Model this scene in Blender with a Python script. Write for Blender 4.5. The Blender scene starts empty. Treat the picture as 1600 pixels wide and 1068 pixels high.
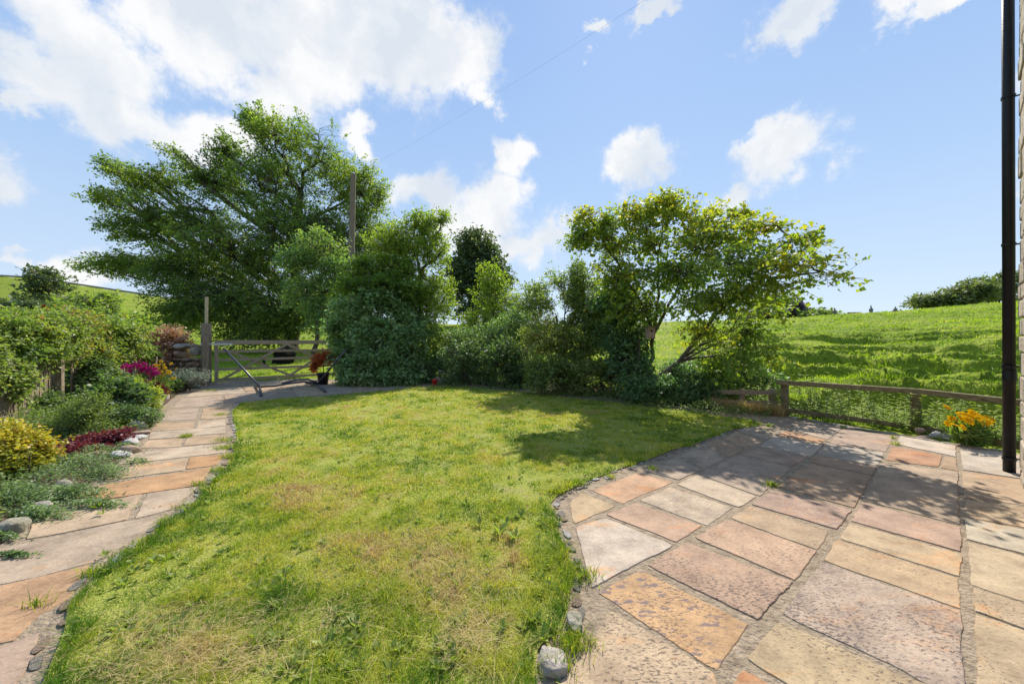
import bpy, bmesh, math, random
import numpy as np
from mathutils import Vector, noise as mnoise

# ---------------------------------------------------------------- camera, sky, sun
SC = bpy.context.scene
COL = SC.collection
F, CX, HY, CH = 568.0, 800.0, 532.0, 1.3          # focal (px of 1600), centre, horizon row, eye height
cam = bpy.data.cameras.new('camera'); co = bpy.data.objects.new('camera', cam); COL.objects.link(co)
co.location = (0, 0, CH); co.rotation_euler = (math.radians(90), 0, 0)
cam.sensor_width = 36; cam.lens = F/1600*36; cam.shift_y = -(534-HY)/1600
cam.clip_start = 0.05; cam.clip_end = 9000
SC.camera = co
SC.view_settings.view_transform = 'Standard'; SC.view_settings.look = 'None'
SC.view_settings.gamma = 1; SC.view_settings.exposure = 1.0
SC.render.film_transparent = False
SC.cycles.max_bounces = 8; SC.cycles.diffuse_bounces = 4; SC.cycles.transmission_bounces = 6
SUN_EL, SUN_AZ = math.radians(46), math.radians(19)   # azimuth from +Y towards +X
sd = Vector((math.sin(SUN_AZ)*math.cos(SUN_EL), math.cos(SUN_AZ)*math.cos(SUN_EL), math.sin(SUN_EL)))
sl = bpy.data.lights.new('sun', 'SUN'); sl.energy = 3.5; sl.angle = math.radians(0.53); sl.color = (1, .93, .83)
so = bpy.data.objects.new('sun', sl); COL.objects.link(so)
so.rotation_euler = (-sd).to_track_quat('-Z', 'Y').to_euler(); so.location = sd*50

def pdir(px, py):
    return Vector(((px-CX)/F, 1, (HY-py)/F)).normalized()

def make_world():
    w = bpy.data.worlds.new("World"); SC.world = w; w.use_nodes = True
    nt = w.node_tree; nt.nodes.clear(); N = nt.nodes.new; LK = nt.links.new
    out = N('ShaderNodeOutputWorld'); mix = N('ShaderNodeMixShader'); LK(mix.outputs[0], out.inputs[0])
    sky = N('ShaderNodeTexSky'); sky.sky_type = 'NISHITA'; sky.sun_disc = False
    sky.sun_elevation = SUN_EL; sky.sun_rotation = SUN_AZ; sky.air_density = 1.0; sky.dust_density = 0.35; sky.ozone_density = 1.6
    hsv = N('ShaderNodeHueSaturation'); hsv.inputs['Saturation'].default_value = 0.92
    LK(sky.outputs[0], hsv.inputs['Color'])
    tc = N('ShaderNodeTexCoord'); sx = N('ShaderNodeSeparateXYZ'); LK(tc.outputs['Generated'], sx.inputs[0])
    gr = N('ShaderNodeValToRGB'); e = gr.color_ramp.elements
    for i, (p_, c_) in enumerate([(0,(3.3,3.95,4.75)),(.12,(2.95,3.7,4.7)),(.35,(2.2,3.15,4.65)),(.62,(1.65,2.6,4.4)),(1,(1.2,2.1,4.0))]):
        if i > 1: e.new(p_)
        e[i].position = p_; e[i].color = (*[q/6 for q in c_], 1)
    LK(sx.outputs['Z'], gr.inputs[0])
    gm = N('ShaderNodeVectorMath'); gm.operation = 'SCALE'; gm.inputs['Scale'].default_value = 6; LK(gr.outputs[0], gm.inputs[0])
    ms = N('ShaderNodeMixRGB'); ms.inputs[0].default_value = .9; LK(hsv.outputs[0], ms.inputs[1]); LK(gm.outputs[0], ms.inputs[2])
    b1 = N('ShaderNodeBackground'); b1.inputs[1].default_value = 0.10; LK(ms.outputs[0], b1.inputs[0])
    b2 = N('ShaderNodeBackground'); b2.inputs[1].default_value = 0.5
    LK(b1.outputs[0], mix.inputs[1]); LK(b2.outputs[0], mix.inputs[2])
    # warp direction by noise so edges billow
    nz = N('ShaderNodeTexNoise'); nz.inputs['Scale'].default_value = 5.5; nz.inputs['Detail'].default_value = 8; nz.inputs['Roughness'].default_value = .62
    LK(tc.outputs['Generated'], nz.inputs['Vector'])
    s = N('ShaderNodeVectorMath'); s.operation = 'MULTIPLY_ADD'; s.inputs[1].default_value = (.24,)*3; s.inputs[2].default_value = (-.12,)*3
    LK(nz.outputs['Color'], s.inputs[0])
    ad = N('ShaderNodeVectorMath'); ad.operation = 'ADD'; LK(tc.outputs['Generated'], ad.inputs[0]); LK(s.outputs[0], ad.inputs[1])
    blobs = [(120,40,95,70),(70,120,90,55),(20,165,45,25),(180,110,100,60),(300,60,90,75),(420,50,170,85),(560,30,150,90),(650,70,120,70),(740,100,65,50),
             (760,150,38,22),(245,205,110,46),(330,215,90,42),(200,190,60,30),(420,150,90,65),(560,210,30,22),(670,300,75,34),(760,325,75,40),(800,370,80,34),(720,355,70,40),
             (800,245,40,27),(1000,258,58,42),(1225,240,78,42),(1180,225,48,22),(1130,295,30,18),(1215,48,52,32),(1240,12,60,24),
             (1400,34,60,30),(1480,0,110,18),(1010,35,34,12),(935,60,26,10),(150,425,65,34),(20,395,26,14),(1700,250,90,60),(1750,80,120,60),
             (-200,200,140,60),(-350,80,160,80)]
    cur = None
    for (px, py, rx, ry) in blobs:
        c = pdir(px, py); k = 1/math.sqrt(1+((px-CX)/F)**2+((HY-py)/F)**2)
        rh = rx/F*k*(0.55+.45*k) ; rv = ry/F*k
        S = (1/rh, 1/rh, 1/rv)
        m = N('ShaderNodeVectorMath'); m.operation = 'MULTIPLY_ADD'; m.inputs[1].default_value = S
        m.inputs[2].default_value = (-c.x*S[0], -c.y*S[1], -c.z*S[2]); LK(ad.outputs[0], m.inputs[0])
        l = N('ShaderNodeVectorMath'); l.operation = 'LENGTH'; LK(m.outputs[0], l.inputs[0])
        if cur is None: cur = l.outputs['Value']
        else:
            q = N('ShaderNodeMath'); q.operation = 'SMOOTH_MIN'; q.inputs[2].default_value = .18
            LK(cur, q.inputs[0]); LK(l.outputs['Value'], q.inputs[1]); cur = q.outputs[0]
    n2 = N('ShaderNodeTexNoise'); n2.inputs['Scale'].default_value = 7; n2.inputs['Detail'].default_value = 13; n2.inputs['Roughness'].default_value = .66
    LK(tc.outputs['Generated'], n2.inputs['Vector'])
    a = N('ShaderNodeMath'); a.operation = 'MULTIPLY_ADD'; a.inputs[1].default_value = -2.5; a.inputs[2].default_value = 1.25
    LK(n2.outputs['Fac'], a.inputs[0])
    t = N('ShaderNodeMath'); t.operation = 'ADD'; LK(cur, t.inputs[0]); LK(a.outputs[0], t.inputs[1])
    r = N('ShaderNodeMapRange'); r.interpolation_type = 'SMOOTHERSTEP'
    r.inputs['From Min'].default_value = 1.32; r.inputs['From Max'].default_value = .48
    r.inputs['To Min'].default_value = 0; r.inputs['To Max'].default_value = .97
    LK(t.outputs[0], r.inputs['Value']); LK(r.outputs[0], mix.inputs[0])
    n3 = N('ShaderNodeTexNoise'); n3.inputs['Scale'].default_value = 5; n3.inputs['Detail'].default_value = 9
    LK(ad.outputs[0], n3.inputs['Vector'])
    cr = N('ShaderNodeValToRGB'); cr.color_ramp.elements[0].position = .38; cr.color_ramp.elements[0].color = (.74,.80,.88,1)
    cr.color_ramp.elements[1].position = .6; cr.color_ramp.elements[1].color = (1,1,1,1)
    LK(n3.outputs['Fac'], cr.inputs[0]); LK(cr.outputs[0], b2.inputs[0])
    w.cycles.sampling_method = 'MANUAL'; w.cycles.sample_map_resolution = 512
make_world()

# ---------------------------------------------------------------- helpers
RNG = np.random.default_rng(7)
def G(px, py, z=0.0):
    y = (CH-z)*F/(py-HY); return ((px-CX)/F*y, y, z)
def P(px, py, Y):
    return ((px-CX)/F*Y, Y, CH+(HY-py)/F*Y)

def _hash(ix, iy, s):
    h = (ix.astype(np.int64)*374761393 + iy.astype(np.int64)*668265263 + s*144269) & 0x7fffffff
    h = ((h ^ (h >> 13))*1274126177) & 0x7fffffff
    return ((h ^ (h >> 16)) & 0xffff)/65535.0
def vnoise(x, y, s=0):
    ix = np.floor(x); iy = np.floor(y); fx = x-ix; fy = y-iy
    fx = fx*fx*(3-2*fx); fy = fy*fy*(3-2*fy)
    a = _hash(ix, iy, s); b = _hash(ix+1, iy, s); c = _hash(ix, iy+1, s); d = _hash(ix+1, iy+1, s)
    return a+(b-a)*fx+(c-a)*fy+(a-b-c+d)*fx*fy
def fbm(x, y, s=0, o=4):
    t = 0; A = .5; n = 0
    for i in range(o):
        t = t+A*vnoise(x*2**i, y*2**i, s+i*17); n += A; A *= .5
    return t/n
def inpoly(x, y, poly):
    r = np.zeros(x.shape, bool); n = len(poly)
    for i in range(n):
        x1, y1 = poly[i][:2]; x2, y2 = poly[(i+1) % n][:2]
        c = ((y1 > y) != (y2 > y)) & (x < (x2-x1)*(y-y1)/((y2-y1)+1e-12)+x1)
        r ^= c
    return r

def props(o, label=None, cat=None, group=None, kind=None):
    if label: o['label'] = label
    if cat: o['category'] = cat
    if group: o['group'] = group
    if kind: o['kind'] = kind
    return o
def thing(name, label, cat, loc=(0,0,0), group=None):
    o = bpy.data.objects.new(name, None); COL.objects.link(o); o.location = loc; o.empty_display_size = .1
    return props(o, label, cat, group)
def link(name, me, mat, parent=None):
    o = bpy.data.objects.new(name, me); COL.objects.link(o)
    if mat and not me.materials: me.materials.append(mat)
    if parent:
        o.parent = parent
        w = Vector(parent.location); pp = parent.parent
        while pp: w += Vector(pp.location); pp = pp.parent
        o.location = -w
    return o
def mesh_np(name, V, Fs, mat, parent=None, v=None, smooth=False, attr=None):
    if not isinstance(Fs, list): Fs = [Fs]
    me = bpy.data.meshes.new(name)
    V = np.asarray(V, np.float32).reshape(-1, 3)
    me.vertices.add(len(V)); me.vertices.foreach_set('co', V.ravel())
    nl = sum(f.size for f in Fs); nf = sum(len(f) for f in Fs)
    me.loops.add(nl); me.loops.foreach_set('vertex_index', np.concatenate([f.ravel() for f in Fs]).astype(np.int32))
    st = []; o = 0
    for f in Fs:
        st.append(o+np.arange(len(f))*f.shape[1]); o += f.size
    me.polygons.add(nf); me.polygons.foreach_set('loop_start', np.concatenate(st).astype(np.int32))
    if v is not None:
        a = me.attributes.new('v', 'FLOAT', 'FACE'); a.data.foreach_set('value', np.asarray(v, np.float32))
    if attr is not None:
        for k, val in attr.items():
            a = me.attributes.new(k, 'FLOAT', 'POINT'); a.data.foreach_set('value', np.asarray(val, np.float32))
    me.update(calc_edges=True)
    if smooth: me.polygons.foreach_set('use_smooth', np.ones(nf, bool))
    return link(name, me, mat, parent)

class MB:
    def __init__(s): s.V = []; s.F = []; s.n = 0
    def add(s, V, Fc):
        s.V.extend([tuple(v) for v in V]); s.F.extend([tuple(i+s.n for i in f) for f in Fc]); s.n += len(V)
    def beam(s, a, b, w, h, up=(0,0,1), jit=0):
        a = Vector(a); b = Vector(b); d = (b-a).normalized(); u = Vector(up)
        r = d.cross(u).normalized(); u = r.cross(d).normalized()
        V = []
        for p in (a, b):
            for (i, j) in ((-1,-1),(1,-1),(1,1),(-1,1)):
                V.append(p+r*(i*w/2)+u*(j*h/2)+Vector((random.uniform(-jit,jit),)*3))
        s.add(V, [(3,2,1,0),(4,5,6,7),(0,1,5,4),(1,2,6,5),(2,3,7,6),(3,0,4,7)]); return s
    def tube(s, pts, rad, n=8, cap=True):
        pts = [Vector(p) for p in pts]; R = rad if isinstance(rad, (list, tuple)) else [rad]*len(pts)
        V = []; ref = None
        for i, p in enumerate(pts):
            d = (pts[min(i+1, len(pts)-1)]-pts[max(i-1, 0)]).normalized()
            if ref is None: ref = d.orthogonal().normalized()
            ref = (ref-d*ref.dot(d)).normalized(); q = d.cross(ref)
            for k in range(n):
                a = 2*math.pi*k/n; V.append(p+(ref*math.cos(a)+q*math.sin(a))*R[i])
        Fc = [(i*n+k, i*n+(k+1) % n, (i+1)*n+(k+1) % n, (i+1)*n+k) for i in range(len(pts)-1) for k in range(n)]
        if cap: Fc += [tuple(range(n-1, -1, -1)), tuple((len(pts)-1)*n+k for k in range(n))]
        s.add(V, Fc); return s
    def build(s, name, mat, parent=None, bevel=0, smooth=False):
        me = bpy.data.meshes.new(name); me.from_pydata(s.V, [], s.F); me.update()
        if smooth: me.polygons.foreach_set('use_smooth', [True]*len(me.polygons))
        o = link(name, me, mat, parent)
        if bevel:
            m = o.modifiers.new('bevel', 'BEVEL'); m.width = bevel; m.segments = 2; m.limit_method = 'ANGLE'
        return o

# ---------------------------------------------------------------- materials
def newmat(name):
    m = bpy.data.materials.new(name); m.use_nodes = True; nt = m.node_tree; nt.nodes.clear()
    out = nt.nodes.new('ShaderNodeOutputMaterial'); return m, nt, nt.nodes.new, nt.links.new, out
def ramp(N, stops):
    cr = N('ShaderNodeValToRGB'); e = cr.color_ramp.elements
    while len(e) < len(stops): e.new(.5)
    for i, (p, c) in enumerate(stops): e[i].position = p; e[i].color = (*c, 1)
    return cr
def leafmat(name, stops, trans=.4, tcol=(1.5,1.7,.5), rough=.5, spec=.3, k=1.75):
    stops = [(p, (min(.8, c[0]*k), min(.8, c[1]*k), min(.8, c[2]*k*1.15))) for p, c in stops]
    m, nt, N, L, out = newmat(name)
    at = N('ShaderNodeAttribute'); at.attribute_name = 'v'; cr = ramp(N, stops); L(at.outputs['Fac'], cr.inputs[0])
    p = N('ShaderNodeBsdfPrincipled'); p.inputs['Roughness'].default_value = rough; p.inputs['Specular IOR Level'].default_value = spec
    L(cr.outputs[0], p.inputs['Base Color'])
    mu = N('ShaderNodeMixRGB'); mu.blend_type = 'MULTIPLY'; mu.inputs[0].default_value = 1; mu.inputs[2].default_value = (*tcol, 1); L(cr.outputs[0], mu.inputs[1])
    t = N('ShaderNodeBsdfTranslucent'); L(mu.outputs[0], t.inputs['Color'])
    mx = N('ShaderNodeMixShader'); mx.inputs[0].default_value = trans; L(p.outputs[0], mx.inputs[1]); L(t.outputs[0], mx.inputs[2]); L(mx.outputs[0], out.inputs[0])
    return m
def surfmat(name, c1, c2, scale=6, rough=.85, bump=.3, stretch=(1,1,1), c3=None, detail=8, bscale=None, spec=.3, metal=0):
    m, nt, N, L, out = newmat(name)
    tc = N('ShaderNodeTexCoord'); mp = N('ShaderNodeMapping'); mp.inputs['Scale'].default_value = stretch; L(tc.outputs['Object'], mp.inputs[0])
    n = N('ShaderNodeTexNoise'); n.inputs['Scale'].default_value = scale; n.inputs['Detail'].default_value = detail; n.inputs['Roughness'].default_value = .65
    L(mp.outputs[0], n.inputs['Vector'])
    st = [(.3, c1), (.7, c2)] if c3 is None else [(.28, c1), (.5, c2), (.72, c3)]
    cr = ramp(N, st); L(n.outputs['Fac'], cr.inputs[0])
    p = N('ShaderNodeBsdfPrincipled'); p.inputs['Roughness'].default_value = rough; p.inputs['Specular IOR Level'].default_value = spec; p.inputs['Metallic'].default_value = metal
    L(cr.outputs[0], p.inputs['Base Color'])
    n2 = N('ShaderNodeTexNoise'); n2.inputs['Scale'].default_value = bscale or scale*4; n2.inputs['Detail'].default_value = 6; L(mp.outputs[0], n2.inputs['Vector'])
    b = N('ShaderNodeBump'); b.inputs['Strength'].default_value = bump; b.inputs['Distance'].default_value = .02; L(n2.outputs['Fac'], b.inputs['Height']); L(b.outputs[0], p.inputs['Normal'])
    L(p.outputs[0], out.inputs[0]); return m

M = {}
M['beech'] = leafmat('beech leaves', [(0,(.042,.072,.024)),(.6,(.084,.124,.034)),(.85,(.145,.178,.044)),(1,(.21,.22,.05))], .5)
M['dark'] = leafmat('dark shrub leaves', [(0,(.066,.108,.042)),(.7,(.118,.172,.066)),(1,(.20,.25,.11))], .44, (1.3,1.7,.7))
M['distdark'] = leafmat('dark tree leaves', [(0,(.030,.050,.026)),(.8,(.06,.082,.036)),(1,(.13,.13,.05))], .32)
M['hill'] = leafmat('hilltop leaves', [(0,(.055,.075,.032)),(.7,(.095,.115,.045)),(1,(.15,.16,.07))], .38)
M['yellow'] = leafmat('yellow green leaves', [(0,(.07,.115,.022)),(.5,(.125,.17,.028)),(1,(.21,.23,.04))], .48)
M['pale'] = leafmat('pale green leaves', [(0,(.06,.11,.045)),(.7,(.11,.165,.06)),(1,(.19,.22,.06))], .42)
M['lime'] = leafmat('round lime leaves', [(0,(.075,.135,.038)),(.5,(.115,.18,.036)),(.8,(.18,.215,.03)),(1,(.27,.24,.03))], .5, (1.5,1.5,.4))
M['hedge'] = leafmat('hedge leaves', [(0,(.065,.095,.028)),(.6,(.118,.155,.044)),(.9,(.16,.19,.055)),(1,(.19,.13,.06))], .44)
M['silver'] = leafmat('silvery leaves', [(0,(.050,.080,.024)),(.6,(.105,.145,.050)),(1,(.20,.24,.13))], .4, (1.3,1.6,.6), .5, .3)
M['rose'] = leafmat('rose hedge leaves', [(0,(.06,.10,.035)),(.5,(.12,.17,.04)),(.85,(.18,.20,.05)),(1,(.24,.11,.05))], .4)
M['golden'] = leafmat('golden leaves', [(0,(.13,.16,.02)),(.5,(.31,.32,.03)),(.85,(.46,.42,.05)),(1,(.5,.27,.06))], .42, (1.3,1.2,.4), k=1.15)
M['copper'] = leafmat('copper leaves', [(0,(.07,.035,.022)),(.5,(.19,.105,.06)),(1,(.36,.24,.14))], .3, (1.3,1.0,.6))
M['purple'] = leafmat('purple leaves', [(0,(.03,.022,.035)),(1,(.07,.05,.07))], .2, (1,1,1))
M['rust'] = leafmat('rusty leaves', [(0,(.14,.035,.01)),(1,(.34,.1,.025))], .35, (1.4,1,.5))
M['wine'] = leafmat('wine leaves', [(0,(.06,.01,.014)),(1,(.14,.03,.03))], .3, (1.4,.8,.6))
M['fern'] = leafmat('feathery leaves', [(0,(.07,.12,.03)),(1,(.17,.21,.05))], .4, k=1.45)
M['nettle'] = leafmat('nettle leaves', [(0,(.08,.12,.025)),(.6,(.16,.195,.04)),(1,(.28,.30,.08))], .42, k=1.55)
M['grass'] = leafmat('grass blades', [(0,(.09,.20,.015)),(.25,(.22,.33,.024)),(.5,(.44,.48,.045)),(.75,(.50,.47,.11)),(.9,(.60,.49,.24)),(1,(.44,.29,.16))], .5, (1.2,1.15,.5), .55, .2, 1.0)
M['fieldgrass'] = leafmat('field grass blades', [(0,(.060,.108,.010)),(.5,(.130,.185,.014)),(.8,(.19,.245,.028)),(1,(.26,.24,.06))], .45, (1.35,1.4,.4), .6, .2, 2.05)
M['lav'] = leafmat('grey green leaves', [(0,(.12,.15,.10)),(1,(.27,.30,.22))], .25, (1.1,1.2,.8))
for k, c in dict(pink=(.62,.03,.22), magenta=(.75,.10,.35), yellow_f=(.8,.55,.02), orange_f=(.95,.56,.0), red_f=(.75,.05,.02), palepink=(.62,.30,.42)).items():
    M[k] = leafmat(k, [(0, tuple(x*.9 for x in c)), (1, c)], .45, (1,1,1), k=1.0)
M['bark'] = surfmat('bark', (.05,.042,.033), (.13,.11,.09), 9, .9, .6, (1,1,.25))
M['barklight'] = surfmat('light bark', (.06,.05,.04), (.14,.12,.09), 9, .9, .5, (1,1,.25))
M['wood'] = surfmat('weathered timber', (.13,.095,.062), (.26,.20,.14), 7, .85, .5, (6,6,1), (.36,.30,.22))
M['woodrail'] = surfmat('mossy rail timber', (.085,.068,.038), (.19,.155,.085), 6, .9, .5, (2,2,5), (.27,.23,.13))
M['gatewood'] = surfmat('gate timber', (.18,.145,.10), (.32,.26,.18), 8, .85, .4, (2,2,6), (.42,.35,.25))
M['palewood'] = surfmat('pale timber', (.42,.33,.2), (.55,.45,.3), 8, .8, .2, (5,5,.6))
M['pallet'] = surfmat('pallet timber', (.22,.15,.10), (.38,.28,.20), 9, .85, .4, (2,2,8))
M['pole'] = surfmat('pole timber', (.14,.10,.075), (.27,.205,.16), 5, .85, .4, (6,6,.5))
M['metal'] = surfmat('dark painted steel', (.035,.037,.042), (.06,.062,.07), 20, .38, .05, spec=.6)
M['galv'] = surfmat('galvanised steel', (.42,.43,.44), (.6,.61,.62), 20, .45, .1, metal=.5)
M['blackplastic'] = surfmat('black pipe plastic', (.006,.006,.008), (.012,.012,.015), 12, .5, .06, spec=.35)
M['rock'] = surfmat('grey stone', (.15,.125,.10), (.33,.29,.24), 9, .9, 1.0, c3=(.46,.42,.35))
M['whiterock'] = surfmat('pale stone', (.24,.22,.20), (.42,.40,.37), 9, .85, .7, c3=(.54,.52,.49))
M['mossrock'] = surfmat('mossy stone', (.10,.105,.06), (.24,.22,.16), 9, .95, .8, c3=(.36,.33,.26))
M['brownrock'] = surfmat('brown stone', (.15,.10,.07), (.30,.21,.15), 8, .9, .8, c3=(.38,.30,.23))
M['sand'] = surfmat('house sandstone', (.25,.20,.14), (.42,.35,.26), 7, .9, .9, c3=(.50,.44,.34))
M['mortar'] = surfmat('sandy mortar', (.15,.115,.075), (.29,.225,.155), 16, .95, 1.0, c3=(.38,.30,.21), bscale=55)
M['soil'] = surfmat('dark soil', (.030,.020,.013), (.085,.055,.035), 12, .98, 1.0, c3=(.14,.095,.06), bscale=60)
M['slate'] = surfmat('slate', (.10,.10,.11), (.2,.2,.21), 10, .7, .5)
M['roof'] = surfmat('stone roof', (.13,.11,.11), (.20,.17,.165), 6, .9, .4)
M['darkboard'] = surfmat('dark boards', (.010,.009,.008), (.02,.018,.016), 10, .95, .3, spec=.08)
M['red'] = surfmat('red glazed pot', (.5,.02,.015), (.6,.04,.02), 10, .4, .05)
M['wool'] = surfmat('wool', (.5,.48,.42), (.62,.6,.55), 20, .95, .4)

def flagmat():
    m, nt, N, L, out = newmat('flagstone')
    tc = N('ShaderNodeTexCoord')
    c = N('ShaderNodeAttribute'); c.attribute_name = 'col'
    sp = N('ShaderNodeAttribute'); sp.attribute_name = 'speck'
    # broad tone drift
    n1 = N('ShaderNodeTexNoise'); n1.inputs['Scale'].default_value = 4.2; n1.inputs['Detail'].default_value = 9; n1.inputs['Roughness'].default_value = .7; L(tc.outputs['Object'], n1.inputs['Vector'])
    r1 = ramp(N, [(.28,(.50,.47,.45)),(.5,(1,.98,.95)),(.72,(1.42,1.40,1.34))]); L(n1.outputs['Fac'], r1.inputs[0])
    m1 = N('ShaderNodeMixRGB'); m1.blend_type = 'MULTIPLY'; m1.inputs[0].default_value = .85; L(c.outputs['Color'], m1.inputs[1]); L(r1.outputs[0], m1.inputs[2])
    # fine grain
    n2 = N('ShaderNodeTexNoise'); n2.inputs['Scale'].default_value = 55; n2.inputs['Detail'].default_value = 6; n2.inputs['Roughness'].default_value = .75; L(tc.outputs['Object'], n2.inputs['Vector'])
    r2 = ramp(N, [(.3,(.62,.60,.58)),(.5,(1,1,1)),(.7,(1.22,1.2,1.16))]); L(n2.outputs['Fac'], r2.inputs[0])
    m2 = N('ShaderNodeMixRGB'); m2.blend_type = 'MULTIPLY'; m2.inputs[0].default_value = .7; L(m1.outputs[0], m2.inputs[1]); L(r2.outputs[0], m2.inputs[2])
    # dark lichen pits, stretched
    mp = N('ShaderNodeMapping'); mp.inputs['Rotation'].default_value = (0,0,math.radians(-42)); mp.inputs['Scale'].default_value = (1, 2.2, 1); L(tc.outputs['Object'], mp.inputs[0])
    nw = N('ShaderNodeTexNoise'); nw.inputs['Scale'].default_value = 42; nw.inputs['Detail'].default_value = 5; nw.inputs['Roughness'].default_value = .7; L(mp.outputs[0], nw.inputs['Vector'])
    nb = N('ShaderNodeTexNoise'); nb.inputs['Scale'].default_value = 2.5; nb.inputs['Detail'].default_value = 2; L(tc.outputs['Object'], nb.inputs['Vector'])
    th = N('ShaderNodeMath'); th.operation = 'MULTIPLY_ADD'; th.inputs[1].default_value = .35; L(nb.outputs['Fac'], th.inputs[0]); L(nw.outputs['Fac'], th.inputs[2])
    th2 = N('ShaderNodeMath'); th2.operation = 'MULTIPLY_ADD'; th2.inputs[1].default_value = .15; L(sp.outputs['Fac'], th2.inputs[0]); L(th.outputs[0], th2.inputs[2])
    rr = N('ShaderNodeMapRange'); rr.inputs['From Min'].default_value = .865; rr.inputs['From Max'].default_value = .92; L(th2.outputs[0], rr.inputs['Value'])
    m3 = N('ShaderNodeMixRGB'); L(m2.outputs[0], m3.inputs[1]); m3.inputs[2].default_value = (.085,.065,.06,1)
    k = N('ShaderNodeMath'); k.operation = 'MULTIPLY'; k.inputs[1].default_value = .8; L(rr.outputs[0], k.inputs[0]); L(k.outputs[0], m3.inputs[0])
    # warm, grey and rusty stains and purple mineral blotches that belong to the stone
    na = N('ShaderNodeTexNoise'); na.inputs['Scale'].default_value = 1.7; na.inputs['Detail'].default_value = 7; na.inputs['Roughness'].default_value = .75; na.inputs['Distortion'].default_value = .6; L(mp.outputs[0], na.inputs['Vector'])
    ra = ramp(N, [(.30,(.36,.34,.33)),(.43,(.50,.50,.50)),(.56,(.50,.50,.50)),(.70,(.62,.42,.26))]); L(na.outputs['Fac'], ra.inputs[0])
    mo = N('ShaderNodeMixRGB'); mo.blend_type = 'OVERLAY'; mo.inputs[0].default_value = .95; L(m3.outputs[0], mo.inputs[1]); L(ra.outputs[0], mo.inputs[2])
    bl = N('ShaderNodeAttribute'); bl.attribute_name = 'blotch'
    nq = N('ShaderNodeTexNoise'); nq.inputs['Scale'].default_value = 11; nq.inputs['Detail'].default_value = 6; nq.inputs['Roughness'].default_value = .65; L(mp.outputs[0], nq.inputs['Vector'])
    rq = N('ShaderNodeMapRange'); rq.inputs['From Min'].default_value = .54; rq.inputs['From Max'].default_value = .60; L(nq.outputs['Fac'], rq.inputs['Value'])
    kq = N('ShaderNodeMath'); kq.operation = 'MULTIPLY'; L(rq.outputs[0], kq.inputs[0]); L(bl.outputs['Fac'], kq.inputs[1])
    mq = N('ShaderNodeMixRGB'); L(kq.outputs[0], mq.inputs[0]); L(mo.outputs[0], mq.inputs[1]); mq.inputs[2].default_value = (.15,.115,.12,1)
    p = N('ShaderNodeBsdfPrincipled'); p.inputs['Roughness'].default_value = .82; p.inputs['Specular IOR Level'].default_value = .25
    L(mq.outputs[0], p.inputs['Base Color'])
    n4 = N('ShaderNodeTexNoise'); n4.inputs['Scale'].default_value = 18; n4.inputs['Detail'].default_value = 9; n4.inputs['Roughness'].default_value = .7; L(mp.outputs[0], n4.inputs['Vector'])
    sb = N('ShaderNodeMath'); sb.operation = 'MULTIPLY_ADD'; sb.inputs[1].default_value = -.35; L(rr.outputs[0], sb.inputs[0]); L(n4.outputs['Fac'], sb.inputs[2])
    b = N('ShaderNodeBump'); b.inputs['Strength'].default_value = .38; b.inputs['Distance'].default_value = .012; L(sb.outputs[0], b.inputs['Height']); L(b.outputs[0], p.inputs['Normal'])
    L(p.outputs[0], out.inputs[0]); return m
M['flag'] = flagmat()

def fieldmat():
    m, nt, N, L, out = newmat('field turf')
    tc = N('ShaderNodeTexCoord')
    n = N('ShaderNodeTexNoise'); n.inputs['Scale'].default_value = .12; n.inputs['Detail'].default_value = 12; n.inputs['Roughness'].default_value = .72; L(tc.outputs['Object'], n.inputs['Vector'])
    cr = ramp(N, [(.3,(.13,.21,.02)),(.5,(.22,.28,.03)),(.7,(.31,.32,.06))]); L(n.outputs['Fac'], cr.inputs[0])
    n5 = N('ShaderNodeTexNoise'); n5.inputs['Scale'].default_value = 7; n5.inputs['Detail'].default_value = 5; L(tc.outputs['Object'], n5.inputs['Vector'])
    r5 = ramp(N, [(.3,(.5,.55,.45)),(.7,(1.2,1.15,1))]); L(n5.outputs['Fac'], r5.inputs[0])
    mm = N('ShaderNodeMixRGB'); mm.blend_type = 'MULTIPLY'; mm.inputs[0].default_value = 1; L(cr.outputs[0], mm.inputs[1]); L(r5.outputs[0], mm.inputs[2])
    p = N('ShaderNodeBsdfPrincipled'); p.inputs['Roughness'].default_value = .9; p.inputs['Specular IOR Level'].default_value = .1; L(mm.outputs[0], p.inputs['Base Color'])
    b = N('ShaderNodeBump'); b.inputs['Strength'].default_value = .7; b.inputs['Distance'].default_value = .15; L(n5.outputs['Fac'], b.inputs['Height']); L(b.outputs[0], p.inputs['Normal'])
    L(p.outputs[0], out.inputs[0]); return m
M['field'] = fieldmat()
M['thatch'] = surfmat('lawn thatch', (.17,.21,.03), (.30,.33,.05), 5, .95, 1.0, c3=(.36,.31,.13), bscale=90)

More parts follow.
